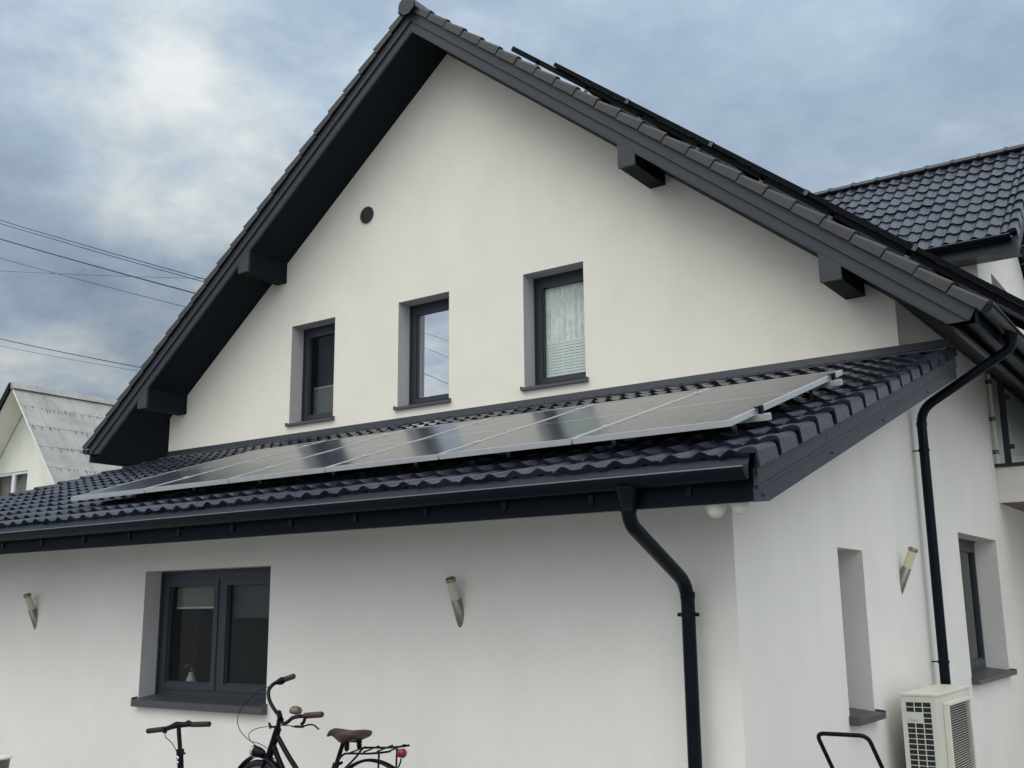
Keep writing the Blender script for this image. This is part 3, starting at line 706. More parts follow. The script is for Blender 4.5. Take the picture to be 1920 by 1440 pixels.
wall(mb, [(8.484, 4.0), (2*YR-8.484, 4.0), (2*YR-8.484, ZE2-0.1), (YR, ZE2-0.1+(YR-8.484)*SL2+0.25), (8.484, ZE2-0.02)], [(9.40, 10.75, 4.6, 6.15)], lambda a, z: (WX+0.002, a, z), (-1,0,0), 0.2)
mb.add([(-3.5,8.484,4.0),(0.002,8.484,4.0),(0.002,8.484,ZE2-0.1),(-3.5,8.484,ZE2-0.1)], [(0,1,2,3)])
mb.build('wing_wall', WALL, house)
sw = window(house, (WX+0.002, 9.40, 4.6), (0,1,0), (1,0,0), 1.35, 1.55, GL_DARK, depth=0.2, side_sill=0.02, rev=WALL)
# balcony
bal = MB().box((0.001, 8.27, 2.85), (2.2, 10.89, 3.29)).build('balcony_slab', WALL, house)
MB().box((0.004, 10.9, -0.55), (3.4, 11.1, 5.25)).build('wing_wall', WALL, house)
MB().box((0.02, 8.29, 2.842), (2.18, 10.9, 2.849)).build('ceiling_board', WOODC, bal)
MB().box((0.001, 8.235, 3.291), (2.24, 10.9, 3.335)).build('edge_trim', GRAPH, bal)
rail = MB().box((0.10, 8.30, 4.425), (2.2, 8.345, 4.455)).build('railing', GRAPH, house)
for x in (0.115, 1.20, 2.1):
    p = MB().box((x, 8.30, 3.336), (x+0.075, 8.345, 4.424))
    for zz in (4.15, 3.52): p.box((x+0.076, 8.305, zz), (x+0.125, 8.34, zz+0.055))
    p.build('post', GRAPH, rail)
for x in (0.215, 1.30): MB().box((x, 8.318, 3.42), (x+0.88, 8.328, 4.38)).build('glass_panel', GL_RAIL, rail)
dr = MB().tube([(0.045, 8.22, 3.336), (0.045, 8.22, 4.55)], 0.022, 12).build('drain_pipe', WHITEP, house)
for zz in (3.46, 3.88, 4.36): MB().box((0.001, 8.19, zz), (0.07, 8.25, zz+0.014)).box((0.001, 8.19, zz+0.028), (0.07, 8.25, zz+0.042)).build('clip', BLACK, dr)

# ================================================================== solar panels on the lean-to
def pv_panel(O, U, V, w, l, label, group, frame_m=ALU, thick=0.035, glassm=PV):
    """O: lower-right corner of the module's top face, U across (unit), V up the slope (unit)"""
    O, U, V = Vector(O), Vector(U).normalized(), Vector(V).normalized(); Nn = U.cross(V)
    if Nn.z < 0: Nn = -Nn
    c = O + U*(w/2) + V*(l/2)
    t = thing('solar_panel', c, label, 'solar panel', group)
    Mx = Matrix((U, V, Nn)).transposed() if U.cross(V).dot(Nn) > 0 else Matrix((-U, V, Nn)).transposed()
    t.rotation_euler = Mx.to_euler(); b = 0.014
    f = MB(); hw, hl = w/2, l/2
    f.box((-hw,-hl,-thick),(-hw+b,hl,0.002)); f.box((hw-b,-hl,-thick),(hw,hl,0.002)); f.box((-hw+b,-hl,-thick),(hw-b,-hl+b,0.002)); f.box((-hw+b,hl-b,-thick),(hw-b,hl,0.002))
    fo = f.build('frame', frame_m); fo.parent = t
    gm = MB().add([(-hw+b,-hl+b,-0.001),(hw-b,-hl+b,-0.001),(hw-b,hl-b,-0.001),(-hw+b,hl-b,-0.001)], [(0,1,2,3)])
    gm.box((-hw+b,-hl+b,-0.012),(hw-b,hl-b,-0.006))
    go = gm.build('glass', glassm); go.parent = t
    return t
PH = 0.145; y0p, y1p = -0.43, 1.74; LVn = LV.normalized(); Nl = Vector((1,0,0)).cross(LVn)
def lp(x, y, h): return Vector((x, y, 2.385 + (y + 0.84)*0.318 + h))
LV = Vector((0, 1, 0.318)); LVn = LV.normalized(); Nl = Vector((1,0,0)).cross(LVn)
plen = (y1p - y0p)*LV.length
names = ['rightmost of the lean-to row, its silver edge frame showing', 'second from the silver right end of the lean-to row', 'third from the right in the lean-to row',
         'third from the left in the lean-to row', 'second from the left in the lean-to row', 'leftmost of the lean-to row, by the far eave']
PWD = 1.085
for i in range(6):
    pv_panel(lp(0.209 - PWD*(i+1) + 0.009, y0p, PH), (1,0,0), LV, PWD-0.018, plen, 'dark solar panel, ' + names[i], 'solar panels on the lean-to roof')
# mounting rails and hooks carry the row
rails = thing('panel_mount', lp(0.209, y0p, 0), 'aluminium rails and clamps carrying the solar panels on the lean-to', 'mounting rail')
for yy in (-0.02, 1.42):
    p = lp(0.209 - PWD*6 - 0.05, yy, PH - 0.035 - 0.045); L = PWD*6 + 0.125
    m_ = MB().obox(p, (L,0,0), LVn*0.04, Nl*0.040); m_.build('rail', ALU, rails)
    for x in (0.215,):
        MB().obox(lp(x, yy, PH-0.035), (0.022,0,0), LVn*0.045, Nl*0.048).obox(lp(x-0.03, yy, PH+0.004), (0.05,0,0), LVn*0.045, Nl*0.006).build('end_clamp', BLACK, rails)
    for i in range(1, 6):
        x = 0.209 - PWD*i; MB().obox(lp(x-0.012, yy, PH+0.003), (0.024,0,0), LVn*0.05, Nl*0.006).build('mid_clamp', ALU, rails)
    for i in range(8):
        x = 0.05 - i*0.85
        MB().obox(lp(x, yy-0.01, -0.02), (0.03,0,0), LVn*0.006, Nl*0.08).obox(lp(x, yy-0.1, -0.01), (0.03,0,0), LVn*0.1, Nl*0.006).build('roof_hook', STEEL, rails)

# ================================================================== panels on the main roof (seen edge-on)
BFR = mat('black_anodised', (0.003, 0.004, 0.006), 0.5, spec=0.06)
DKST = mat('dull_dark_steel', (0.07, 0.07, 0.075), 0.4, metal=0.6)
Nm = Vector((SL, 0, 1)).normalized()
def mp_(x, y, h): return Vector((x, y, zm(x, h)))
px0, n_main, pw2 = 1.30, 5, 0
span = (1.30 + 3.72)/cosM; pw2 = span/n_main
mlab = ['lowest, overhanging the eave gutter', 'second from the eave', 'middle one of the five', 'second from the top', 'topmost, below the bare rail end']
for i in range(n_main):
    a = mp_(1.30, 3.97, 9.655) + MV*(pw2*i)
    pv_panel(a + Vector((0,0,0)), (0,1,0), MV, 1.72, pw2-0.02, 'black framed panel along the main roof edge, ' + mlab[i], 'solar panels on the main roof', frame_m=BFR, thick=0.045)
rm = thing('panel_mount', mp_(-4.35, 4.0, 9.5), 'black rail and feet carrying the panels along the main roof edge', 'mounting rail')
for yy in (4.03, 5.2):
    a = mp_(-4.36, yy, 9.605); b = mp_(1.25, yy, 9.605)
    MB().obox(a - Nm*0.070, b-a, (0,0.045,0), Nm*0.062).build('rail', BFR, rm)
    for i in range(8):
        x = -4.05 + i*0.70
        if x > 0.8: break
        c = mp_(x, yy, 9.38); MB().obox(c - Nm*0.05, MV*0.05, (0,0.008,0), Nm*0.19).obox(c + Nm*0.13, MV*0.07, (0,0.05,0), Nm*0.012).build('roof_hook', DKST, rm)
for i in range(1, n_main):
    a = mp_(1.30, 3.955, 9.655) + MV*(pw2*i - 0.03)
    MB().obox(a - Nm*0.05, MV*0.045, (0,0.03,0), Nm*0.058).build('mid_clamp', DKST, rm)

# ================================================================== wall lamps
DIFY = mat('cream_lamp_tube', (0.66, 0.58, 0.38), 0.3)
def wall_lamp(wallpt, nrm, label, dirty):
    """tilted cylinder sconce growing out of the wall"""
    P = Vector(wallpt); Nn = Vector(nrm); t = thing('wall_lamp', P, label, 'wall lamp', 'wall lamps on the plaster')
    ax = (Nn*0.44 + Vector((0,0,1))).normalized(); r = 0.041 if dirty else 0.036; q = 1.12 if dirty else 1.0
    base = P - ax*0.10
    MB().lathe(base, ax, [(0, r*0.99), (0.215*q, r), (0.217*q, r*0.93)], 24).build('housing', STEEL, t, origin=P)
    MB().lathe(base, ax, [(0.212*q, r*0.90), (0.36*q, r*0.90)], 24).build('diffuser', DIFY if dirty else DIFF, t, origin=P)
    MB().lathe(base, ax, [(0.352*q, r), (0.375*q, r*1.02), (0.380*q, r*0.9), (0.381*q, 0.001)], 24).build('cap', STEEL, t, origin=P)
    return t
wall_lamp((-7.41, 0, 1.555), (0,-1,0), 'small tilted steel wall lamp left of the wide ground floor window', 0)
wall_lamp((-2.102, 0, 1.575), (0,-1,0), 'tilted steel wall lamp on the front wall between window and downpipe', 0)
wall_lamp((0, 3.58, 1.80), (1,0,0), 'tilted steel wall lamp with cream tube on the side wall', 1)

# ================================================================== security lights / sensors under the eave corner
def sensor(c, label, s=1.0):
    c = Vector(c); t = thing('motion_sensor', c, label, 'sensor', 'sensors under the eave corner')
    MB().lathe(c + Vector((0,0,0.05)), (0.12,-0.15,-1), [(0,0.060*s),(0.015,0.062*s),(0.05,0.056*s),(0.08,0.044*s),(0.10,0.028*s),(0.106,0.001)], 20).build('dome', WHITEP, t, origin=c)
    MB().lathe(c + Vector((0,0,0.09)), (0,0,-1), [(0,0.03),(0.04,0.03)], 14).build('mount', GRAPH, t, origin=c)
sensor((0.205, -0.70, 2.135), 'white domed sensor under the eave, nearer the front downpipe')
sensor((0.345, -0.70, 2.145), 'white domed sensor under the eave, nearer the verge corner', 0.9)

# ================================================================== outdoor AC unit
X0, X1, Y0, Y1, ZT, ZB = 0.14, 0.40, 2.77, 3.92, 0.930, 0.10
ac = thing('air_conditioner', ((X0+X1)/2, (Y0+Y1)/2, ZB), 'cream outdoor air conditioner unit with gridded side and louvred front by the side wall', 'air conditioner')
bd = MB().box((X0, Y0+0.012, ZB), (X1, Y1, ZT-0.02))
bo = bd.build('body', ACW, ac, bevel=0.006)
MB().box((X0-0.006, Y0-0.004, ZT-0.022), (X1+0.008, Y1+0.006, ZT)).build('lid', ACLT, ac, bevel=0.005)
MB().box((X0+0.03, Y0+0.004, ZB+0.05), (X1-0.035, Y0+0.0115, ZT-0.05)).build('coil', ACD, ac)
# grid of the side intake
gr = MB(); gx0, gx1 = X0, X1
gr.box((X0, Y0-0.004, ZB), (X0+0.035, Y0+0.003, ZT-0.023)); gr.box((X1-0.038, Y0-0.004, ZB), (X1, Y0+0.003, ZT-0.023))
gr.box((X0+0.035, Y0-0.004, ZT-0.065), (X1-0.038, Y0+0.003, ZT-0.023)); gr.box((X0+0.035, Y0-0.004, ZB), (X1-0.038, Y0+0.003, ZB+0.04))
wv = (X1-0.038-X0-0.035)/3
for i in (1, 2): gr.box((X0+0.035+wv*i-0.003, Y0-0.007, ZB+0.04), (X0+0.035+wv*i+0.003, Y0+0.002, ZT-0.065))
z = ZT-0.065-0.0365
while z > ZB+0.06: gr.box((X0+0.035, Y0-0.003, z-0.0028), (X1-0.038, Y0+0.004, z+0.0028)); z -= 0.0395
gr.box((X0+0.035, Y0-0.005, ZT-0.222), (X0+0.035+wv*2, Y0+0.0035, ZT-0.144))
gr.build('side_grille', ACLT, ac)
MB().box((X0+0.06, Y0-0.016, ZT-0.195), (X0+0.035+wv*1.5, Y0-0.006, ZT-0.160)).build('handle', ACLT, ac, bevel=0.003)
# front discharge louvre
fl = MB(); fy0, fy1, fz0, fz1 = Y0+0.24, Y1-0.20, ZB+0.08, ZT-0.105; dx = 0.045
fl.box((X1+0.001, fy0-0.03, fz0), (X1+dx, fy0, fz1)); fl.box((X1+0.001, fy1, fz0), (X1+dx, fy1+0.03, fz1)); fl.box((X1+0.001, fy0-0.03, fz1), (X1+dx+0.004, fy1+0.03, fz1+0.025)); fl.box((X1+0.001, fy0-0.03, fz0-0.03), (X1+dx, fy1+0.03, fz0))
fl.build('louvre_frame', ACLT, ac, bevel=0.004)
ls = MB(); z = fz0+0.008
while z < fz1-0.005: ls.obox((X1+0.012, fy0, z), (0, fy1-fy0, 0), (0.030, 0, 0.010), (0, 0, 0.0035)); z += 0.0185
ls.build('louvre_slats', ACLT, ac)
MB().box((X1+0.0015, fy0, fz0), (X1+0.006, fy1, fz1)).build('fan_opening', ACD, ac)
for zz in (ZT-0.16, ZT-0.25, ZT-0.34): MB().lathe((X1+0.001, Y1-0.06, zz), (1,0,0), [(0,0.014),(0.008,0.013),(0.01,0.004)], 10).build('screw_cap', STEEL, ac)
for yy in (Y0+0.12, Y1-0.16): MB().box((X0-0.02, yy, 0.0), (X1+0.02, yy+0.06, ZB-0.001)).build('foot', RUB, ac)

# ================================================================== push handle of a small hand cart
hc = thing('hand_cart', (0.62, 0.55, 0), 'black bent tube push handle of a hand cart standing by the side wall', 'hand cart')
A_, B_ = Vector((0.326,0.30,0.872)), Vector((0.628,0.30,0.873)); dn = Vector((0.034,0.115,-0.185)).normalized()
def down(p, z): return p + dn*((p.z - z)/-dn.z)
MB().tube(round_corners([down(A_,0.30), A_ + dn*0.0, B_, down(B_,0.30)], 0.05, 8), 0.0125, 12).build('push_handle', BLACK, hc)
la, lb = down(A_,0.30), down(B_,0.30)
MB().box((la.x-0.03, la.y-0.02, 0.14), (lb.x+0.03, la.y+0.62, 0.30)).build('tray', GRAPH, hc, bevel=0.02)
for x in (la.x-0.06, lb.x+0.035):
    for y in (la.y+0.08, la.y+0.52): MB().lathe((x, y, 0.10), (1,0,0), [(0,0.02),(0,0.09),(0.01,0.1),(0.03,0.1),(0.04,0.09),(0.04,0.02)], 24).build('wheel', RUB, hc)

# ================================================================== bicycle
YBK = -1.1
bk = thing('bicycle', (-2.4, YBK, 0), 'black city bicycle with brown saddle and maroon grips standing by the front wall', 'bicycle')
HF, HR, RW = Vector((-2.885, YBK, 0.335)), Vector((-1.905, YBK, 0.345)), 0.335
def ring(c, r, ax, n=48): return [c + Vector((math.cos(2*math.pi*i/n)*r*ax.x + 0, math.cos(2*math.pi*i/n)*r*ax.y, math.sin(2*math.pi*i/n)*r)) for i in range(n)]
for c, ax in ((HF, Vector((0.985,-0.17,0))), (HR, Vector((1,0,0)))):
    w_ = MB().tube(ring(c, RW-0.02, ax), 0.021, 10, closed=True).build('wheel', RUB, bk)
    MB().tube(ring(c, RW-0.045, ax), 0.010, 8, closed=True).build('rim', STEEL, w_)
    sp = MB()
    for i in range(28):
        a = 2*math.pi*i/28; e = c + Vector((math.cos(a)*ax.x, math.cos(a)*ax.y, math.sin(a)))*(RW-0.05)
        sp.tube([c + Vector((0, 0.03*(-1)**i, 0)), e], 0.0012, 4)
    sp.build('spokes', STEEL, w_)
    MB().lathe(c + Vector((0,-0.045,0)), (0,1,0), [(0,0.012),(0.01,0.022),(0.08,0.022),(0.09,0.012)], 14).build('hub', STEEL, w_)
def fender(c, ax, a0, a1, r, wd):
    mb = MB(); n = 40; sd_ = Vector((-ax.y, ax.x, 0)); P = []
    for i in range(n+1):
        a = R(a0 + (a1-a0)*i/n); d = Vector((math.cos(a)*ax.x, math.cos(a)*ax.y, math.sin(a)))
        for k in range(7):
            q = -1 + k/3; P.append(c + d*(r - 0.014*q*q) + sd_*(wd*q))
    mb.add(P, [(i*7+k, i*7+k+1, (i+1)*7+k+1, (i+1)*7+k) for i in range(n) for k in range(6)], True)
    o = mb.build('mudguard', PAINTB, bk); s = o.modifiers.new('solid', 'SOLIDIFY'); s.thickness = 0.003
    return o
fender(HF, Vector((0.985,-0.17,0)), 30, 205, 0.368, 0.030); fender(HR, Vector((1,0,0)), -20, 165, 0.395, 0.030)
hd0, hd1, hd2 = Vector((-2.725,YBK,0.941)), Vector((-2.744,YBK,0.845)), Vector((-2.806,YBK,0.689))
fr = MB().tube([Vector((-2.737,YBK,0.87)), hd2 + Vector((-0.005,0,0.005))], 0.024, 14)
BB = Vector((-2.335, YBK, 0.30)); ST = Vector((-2.218,YBK,0.672))
fr.tube(smooth_path([(-2.742,YBK,0.825),(-2.64,YBK,0.715),(-2.54,YBK,0.62),(-2.42,YBK,0.50),(-2.30,YBK,0.44)]), 0.0165, 12)
fr.tube(smooth_path([(-2.775,YBK,0.765),(-2.71,YBK,0.665),(-2.62,YBK,0.55),(-2.48,YBK,0.40),BB]), 0.0185, 12)
fr.tube([ST, BB], 0.017, 12)
for s in (-1, 1):
    fr.tube([BB + Vector((0,0.03*s,0)), HR + Vector((0,0.055*s,0))], 0.011, 8); fr.tube([ST + Vector((0,0.016*s,-0.03)), HR + Vector((0,0.055*s,0))], 0.009, 8)
fr.build('frame', PAINTB, bk)
fk = MB()
fk.tube([hd2 + Vector((0.002,0,0.0)), hd2 + Vector((-0.012,0,-0.03))], 0.028, 12)
for s in (-1, 1): fk.tube(smooth_path([hd2 + Vector((-0.008,0.035*s,-0.01)), Vector((-2.855,YBK+0.048*s,0.52)), HF + Vector((0.0,0.05*s,0))]), 0.011, 8)
fk.build('fork', PAINTB, bk)
MB().tube([(-2.738,YBK,0.868), (-2.733,YBK,0.90), (-2.722,YBK,0.958)], [0.019,0.015,0.015], 12).tube([(-2.755,YBK+0.02,0.965),(-2.715,YBK-0.01,0.952),(-2.685,YBK-0.03,0.932)], 0.019, 12).build('stem', PAINTB, bk)
far = [(-2.690,-1.11,0.925),(-2.725,-1.1,0.947),(-2.804,-1.075,0.985),(-2.88,-1.05,1.038),(-2.92,-1.025,1.089),(-2.923,-1.0,1.122),(-2.905,-0.975,1.145),(-2.881,-0.95,1.154),(-2.826,-0.95,1.17),(-2.766,-0.95,1.188)]
near = [(-2.725,-1.1,0.947),(-2.677,-1.125,0.918),(-2.626,-1.15,0.910),(-2.566,-1.175,0.928),(-2.507,-1.2,0.952),(-2.439,-1.225,0.967),(-2.366,-1.25,0.976),(-2.20,-1.25,0.992)]
MB().tube(smooth_path(far), 0.0125, 10).tube(smooth_path(near), 0.0125, 10).build('handlebar', PAINTB, bk)
for a, b in (((-2.845,-0.95,1.166),(-2.760,-0.95,1.190)), ((-2.345,-1.25,0.979),(-2.192,-1.25,0.994))):
    a, b = Vector(a), Vector(b); d = b-a
    MB().tube([a, a+d*0.04, a+d*0.95, b], [0.015,0.0185,0.0185,0.015], 14).build('grip', GRIPM, bk)
MB().tube([(-2.905,-0.96,1.146),(-2.880,-0.95,1.155),(-2.850,-0.95,1.164)], [0.018,0.026,0.019], 12).build('gear_shifter', BLACK, bk)
bl = MB().lathe((-2.462,-1.215,0.980), (0.1,0,1), [(0,0.010),(0.006,0.036),(0.018,0.041),(0.034,0.037),(0.046,0.025),(0.051,0.001)], 18).build('bell', COPPER, bk)
lv = MB().tube(smooth_path([(-2.327,-1.262,0.975),(-2.330,-1.27,0.945),(-2.345,-1.275,0.930)]), 0.010, 8)
lv.tube(smooth_path([(-2.44,-1.262,0.912),(-2.39,-1.27,0.915),(-2.335,-1.275,0.918),(-2.29,-1.275,0.93),(-2.24,-1.275,0.932),(-2.195,-1.275,0.910)]), [0.004]*4 + [0.008]*10 + [0.005]*17, 8)
lv.build('brake_lever', BLACK, bk)
MB().tube(smooth_path([(-2.88,-0.97,1.14),(-3.02,-0.98,1.10),(-3.14,-0.99,1.03),(-3.215,-1.0,0.96),(-3.229,-1.013,0.894),(-3.186,-1.027,0.835),(-3.11,-1.04,0.792),(-3.041,-1.053,0.77),(-2.948,-1.067,0.763),(-2.83,-1.09,0.735),(-2.79,-1.1,0.70)]), 0.0026, 6).build('brake_cable', BLACK, bk)
MB().tube(smooth_path([(-2.40,-1.262,0.913),(-2.546,-1.2,0.907),(-2.674,-1.19,0.897),(-2.83,-1.179,0.876),(-2.912,-1.171,0.849),(-2.939,-1.164,0.820),(-2.925,-1.157,0.790),(-2.87,-1.15,0.752),(-2.83,-1.12,0.70)]), 0.0026, 6).build('brake_cable', BLACK, bk)
MB().tube([(-2.80,-1.12,0.905),(-2.775,-1.12,0.88),(-2.735,-1.11,0.878)], 0.006, 6).tube([(-2.80,-1.12,0.905),(-2.785,-1.12,0.868)], 0.007, 6).build('cable_guide', BLACK, bk)
hl_ = MB().lathe((-2.935,-1.12,0.722), (1,0.0,-0.1), [(0,0.030),(0.01,0.036),(0.05,0.034),(0.09,0.022),(0.105,0.008)], 18).build('headlight', BLACK, bk)
MB().lathe((-2.9365,-1.12,0.722), (1,0,-0.1), [(0,0.001),(0.0,0.034),(0.006,0.040),(0.022,0.0385)], 18).build('lens', CHROME, hl_)
MB().tube([(-2.83,-1.12,0.715),(-2.81,-1.11,0.69)], 0.006, 6).build('light_bracket', PAINTB, bk)
# saddle: lofted, nose towards the front
sec = [(-2.288,0.862,0.012,0.018),(-2.270,0.884,0.022,0.034),(-2.23,0.898,0.030,0.050),(-2.19,0.895,0.045,0.072),(-2.14,0.889,0.072,0.086),(-2.09,0.888,0.098,0.080),(-2.04,0.895,0.110,0.066),(-2.00,0.898,0.100,0.052),(-1.986,0.887,0.070,0.030)]
sm = MB(); n = 16; P = []
for x, zt, hw, dp_ in sec:
    for k in range(n):
        a = 2*math.pi*k/n; cx = math.cos(a); sz = math.sin(a)
        zz = zt - 0.012*cx*cx + (0.004*sz if sz > 0 else dp_*sz*(0.70+0.55*abs(cx)))
        P.append((x, YBK + hw*cx, zz))
sm.add(P, [(i*n+k, i*n+(k+1) % n, (i+1)*n+(k+1) % n, (i+1)*n+k) for i in range(len(sec)-1) for k in range(n)], True)
sm.add(P[:n], [tuple(range(n))]); sm.add(P[-n:], [tuple(range(n))])
sd1 = sm.build('saddle', LEATHER, bk); ss = sd1.modifiers.new('sub', 'SUBSURF'); ss.levels = ss.render_levels = 2
for s, x in ((-1,-2.075), (1,-2.075)):
    sp_ = MB(); hx = [Vector((x + 0.014*math.cos(t*0.8), YBK + s*0.055 + 0.014*math.sin(t*0.8), 0.79 + t*0.0016)) for t in range(40)]
    sp_.tube(hx, 0.0045, 6); sp_.lathe((x, YBK+s*0.055, 0.775), (0,0,1), [(0,0.004),(0.008,0.013),(0.07,0.013)], 10); sp_.build('spring', BLACK, sd1)
MB().tube([(-2.25,YBK+0.02,0.865),(-2.15,YBK+0.02,0.822),(-2.07,YBK+0.05,0.82)], 0.0045, 6).tube([(-2.25,YBK-0.02,0.865),(-2.15,YBK-0.02,0.822),(-2.07,YBK-0.05,0.82)], 0.0045, 6).build('saddle_rails', BLACK, sd1)
MB().tube([(-2.150,YBK,0.835),(-2.224,YBK,0.655)], 0.0135, 12).tube([(-2.212,YBK,0.69),(-2.228,YBK,0.65)], 0.021, 12).tube([(-2.21,YBK,0.683),(-2.165,YBK,0.700)], 0.010, 8).build('seat_post', PAINTB, bk)
cr = MB()
for yy, dz in ((YBK-0.085, -0.008), (YBK+0.085, 0.008)):
    cr.tube(smooth_path([(-2.185,yy*0.5+YBK*0.5,0.655),(-2.13,yy,0.715+dz),(-2.075,yy,0.768+dz),(-2.02,yy,0.779+dz),(-1.88,yy,0.787+dz),(-1.76,yy,0.801+dz),(-1.70,yy,0.811+dz)]), 0.0065, 8)
for x in (-2.02, -1.91, -1.80, -1.70): cr.tube([(x,YBK-0.085,0.774+(x+2.02)*0.1),(x-0.03,YBK+0.085,0.790+(x+2.02)*0.1)], 0.005, 6)
for yy in (YBK-0.08, YBK+0.08): cr.tube([(-1.79,yy,0.797),(-1.80,yy,0.60),(-1.89,yy,0.36)], 0.006, 8)
cr.build('luggage_rack', PAINTB, bk)
tl = MB().lathe((-1.672,YBK,0.785), (1,0,0.05), [(-0.030,0.024),(0.0,0.027),(0.012,0.020),(0.014,0.001)], 16).build('rear_light', REDP, bk)
MB().tube(smooth_path([(-1.690,YBK,0.755),(-1.692,YBK,0.735),(-1.712,YBK,0.70)]), 0.005, 6).build('light_stay', PAINTB, bk)
MB().tube([BB+Vector((0,-0.07,0)), BB+Vector((0,0.07,0))], 0.02, 12).tube([BB+Vector((0,-0.07,0)), BB+Vector((0.1,-0.07,-0.14))], 0.009, 8).tube([BB+Vector((0,0.07,0)), BB+Vector((-0.1,0.07,0.14))], 0.009, 8).build('crank', STEEL, bk)
MB().tube([BB+Vector((0.03,-0.03,-0.02)), Vector((-2.22,YBK-0.16,0.0))], 0.009, 8).build('kickstand', STEEL, bk)

# ================================================================== kick scooter
YS = -1.3
ks = thing('kick_scooter', (-3.43, YS, 0), 'black folding kick scooter with a straight T bar left of the bicycle', 'scooter')
tb = [(-3.614,YS,0.841),(-3.56,YS,0.855),(-3.50,YS,0.867),(-3.40,YS,0.880),(-3.345,YS,0.884)]
MB().tube(smooth_path(tb), 0.0165, 12).tube([(-3.545,YS,0.868),(-3.50,YS,0.874),(-3.42,YS,0.884)], [0.012,0.022,0.012], 10).tube([(-3.41,YS,0.888),(-3.38,YS,0.898),(-3.355,YS,0.892)], [0.010,0.013,0.010], 10).build('handlebar', BLACK, ks)
for a, b in (((-3.802,YS,0.818),(-3.625,YS,0.840)), ((-3.335,YS,0.884),(-3.169,YS,0.894))): MB().tube([a, b], 0.0175, 12).build('grip', RUB, ks)
MB().tube([(-3.61,YS-0.01,0.848),(-3.605,YS-0.01,0.815)], 0.014, 8).build('brake_mount', BLACK, ks)
MB().tube([(-3.478,YS,0.860),(-3.447,YS,0.700)], 0.0145, 12).build('steering_tube', BLACK, ks)
MB().tube([(-3.451,YS,0.715),(-3.435,YS,0.600),(-3.43,YS-0.01,0.18)], [0.021,0.021,0.021], 12).build('steering_column', PAINTB, ks)
cl = MB().tube([(-3.449,YS,0.722),(-3.446,YS,0.685)], 0.026, 12).build('clamp', BLACK, ks)
MB().tube(smooth_path([(-3.43,YS-0.02,0.710),(-3.405,YS-0.03,0.722),(-3.39,YS-0.03,0.708),(-3.36,YS-0.03,0.702)]), 0.006, 8).build('lever', BLACK, cl)
MB().lathe((-3.443,YS-0.021,0.668), (0,-1,0), [(0,0.011),(0.005,0.011),(0.006,0.001)], 10).lathe((-3.440,YS-0.021,0.64), (0,-1,0), [(0,0.008),(0.005,0.008),(0.006,0.001)], 10).build('badge', CHROME, ks)
MB().tube(smooth_path([(-3.603,YS-0.01,0.816),(-3.594,YS-0.01,0.79),(-3.54,YS,0.755),(-3.487,YS,0.705),(-3.465,YS,0.66)]), 0.0028, 6).build('brake_cable', BLACK, ks)
MB().box((-3.48,YS-0.62,0.07),(-3.36,YS-0.05,0.10)).build('deck', BLACK, ks, bevel=0.01)
for y in (YS+0.02, YS-0.66): MB().lathe((-3.445,y,0.09), (1,0,0), [(0,0.02),(0,0.085),(0.006,0.09),(0.024,0.09),(0.03,0.085),(0.03,0.02)], 24).build('wheel', RUB, ks)

# ================================================================== bin at the lower left corner
bx = Vector((-6.59, -0.8, 0)); cb = thing('rubbish_bin', bx, 'grey rubbish bin with a white rim at the lower left corner, by the front wall', 'bin')
MB().lathe(bx, (0,0,1), [(0,0.10),(0.02,0.11),(0.395,0.150)], 28).build('body', GREYB, cb)
MB().lathe(bx, (0,0,1), [(0.394,0.152),(0.400,0.162),(0.412,0.162),(0.418,0.15),(0.418,0.0)], 28).build('rim', WHITEF, cb)

# ornament behind the ground floor window
vs = thing('vase', (-5.40, 0.32, 0.93), 'small white vase with an orange flower behind the wide ground floor window', 'vase')
MB().lathe((-5.40,0.32,0.93), (0,0,1), [(0,0.03),(0.04,0.05),(0.09,0.045),(0.15,0.02),(0.16,0.025)], 18).build('body', mat('cream_china', (0.38,0.39,0.33), 0.5), vs)
fl_ = MB()
for k in range(9):
    a = k*0.7; fl_.lathe((-5.43+0.02*math.cos(a), 0.32+0.02*math.sin(a), 1.10+0.006*k), (math.cos(a),math.sin(a),0.6), [(0,0.004),(0.015,0.014),(0.03,0.001)], 8)
fl_.build('flower', mat('orange_petals', (0.16,0.045,0.02), 0.6), vs)
MB().box((FW[0], 0.262, 0.89), (FW[1], 0.5, 0.925)).build('inner_sill', WHITEF, f4)

# ================================================================== neighbouring house
GY = 16.4
NA, NZ, NS, NH = -35.75, 10.22, 1.18, 5.2
nb = thing('neighbour_house', (NA, GY, 0), 'white gabled house with a steep pale grey sheet roof beyond the lean-to', 'house')
nz = lambda x, z=NZ: z - NS*abs(x-NA)
x0, x1, z0, z1 = -38.1, -35.68, 5.8, 7.06
mb = MB(); wall(mb, [(NA-NH, 0), (NA+NH, 0), (NA+NH, nz(NA+NH)-0.2), (NA, NZ-0.2), (NA-NH, nz(NA-NH)-0.2)], [(x0,x1,z0,z1)], lambda a, z: (a, GY, z), (0,1,0), 0.15)
mb.add([(NA+NH,GY,0),(NA+NH,31,0),(NA+NH,31,nz(NA+NH)-0.2),(NA+NH,GY,nz(NA+NH)-0.2)], [(0,1,2,3)])
mb.add([(NA-NH,31,0),(NA+NH,31,0),(NA+NH,31,nz(NA+NH)-0.2),(NA,31,NZ-0.2),(NA-NH,31,nz(NA-NH)-0.2)], [(0,1,2,3,4)])
for za in (z0, z1): mb.add([(x0,GY,za),(x1,GY,za),(x1,GY+0.15,za),(x0,GY+0.15,za)], [(0,1,2,3)])
mb.add([(x0,GY,z0),(x0,GY,z1),(x0,GY+0.15,z1),(x0,GY+0.15,z0)], [(0,1,2,3)])
mb.build('wall', NWALL, nb)
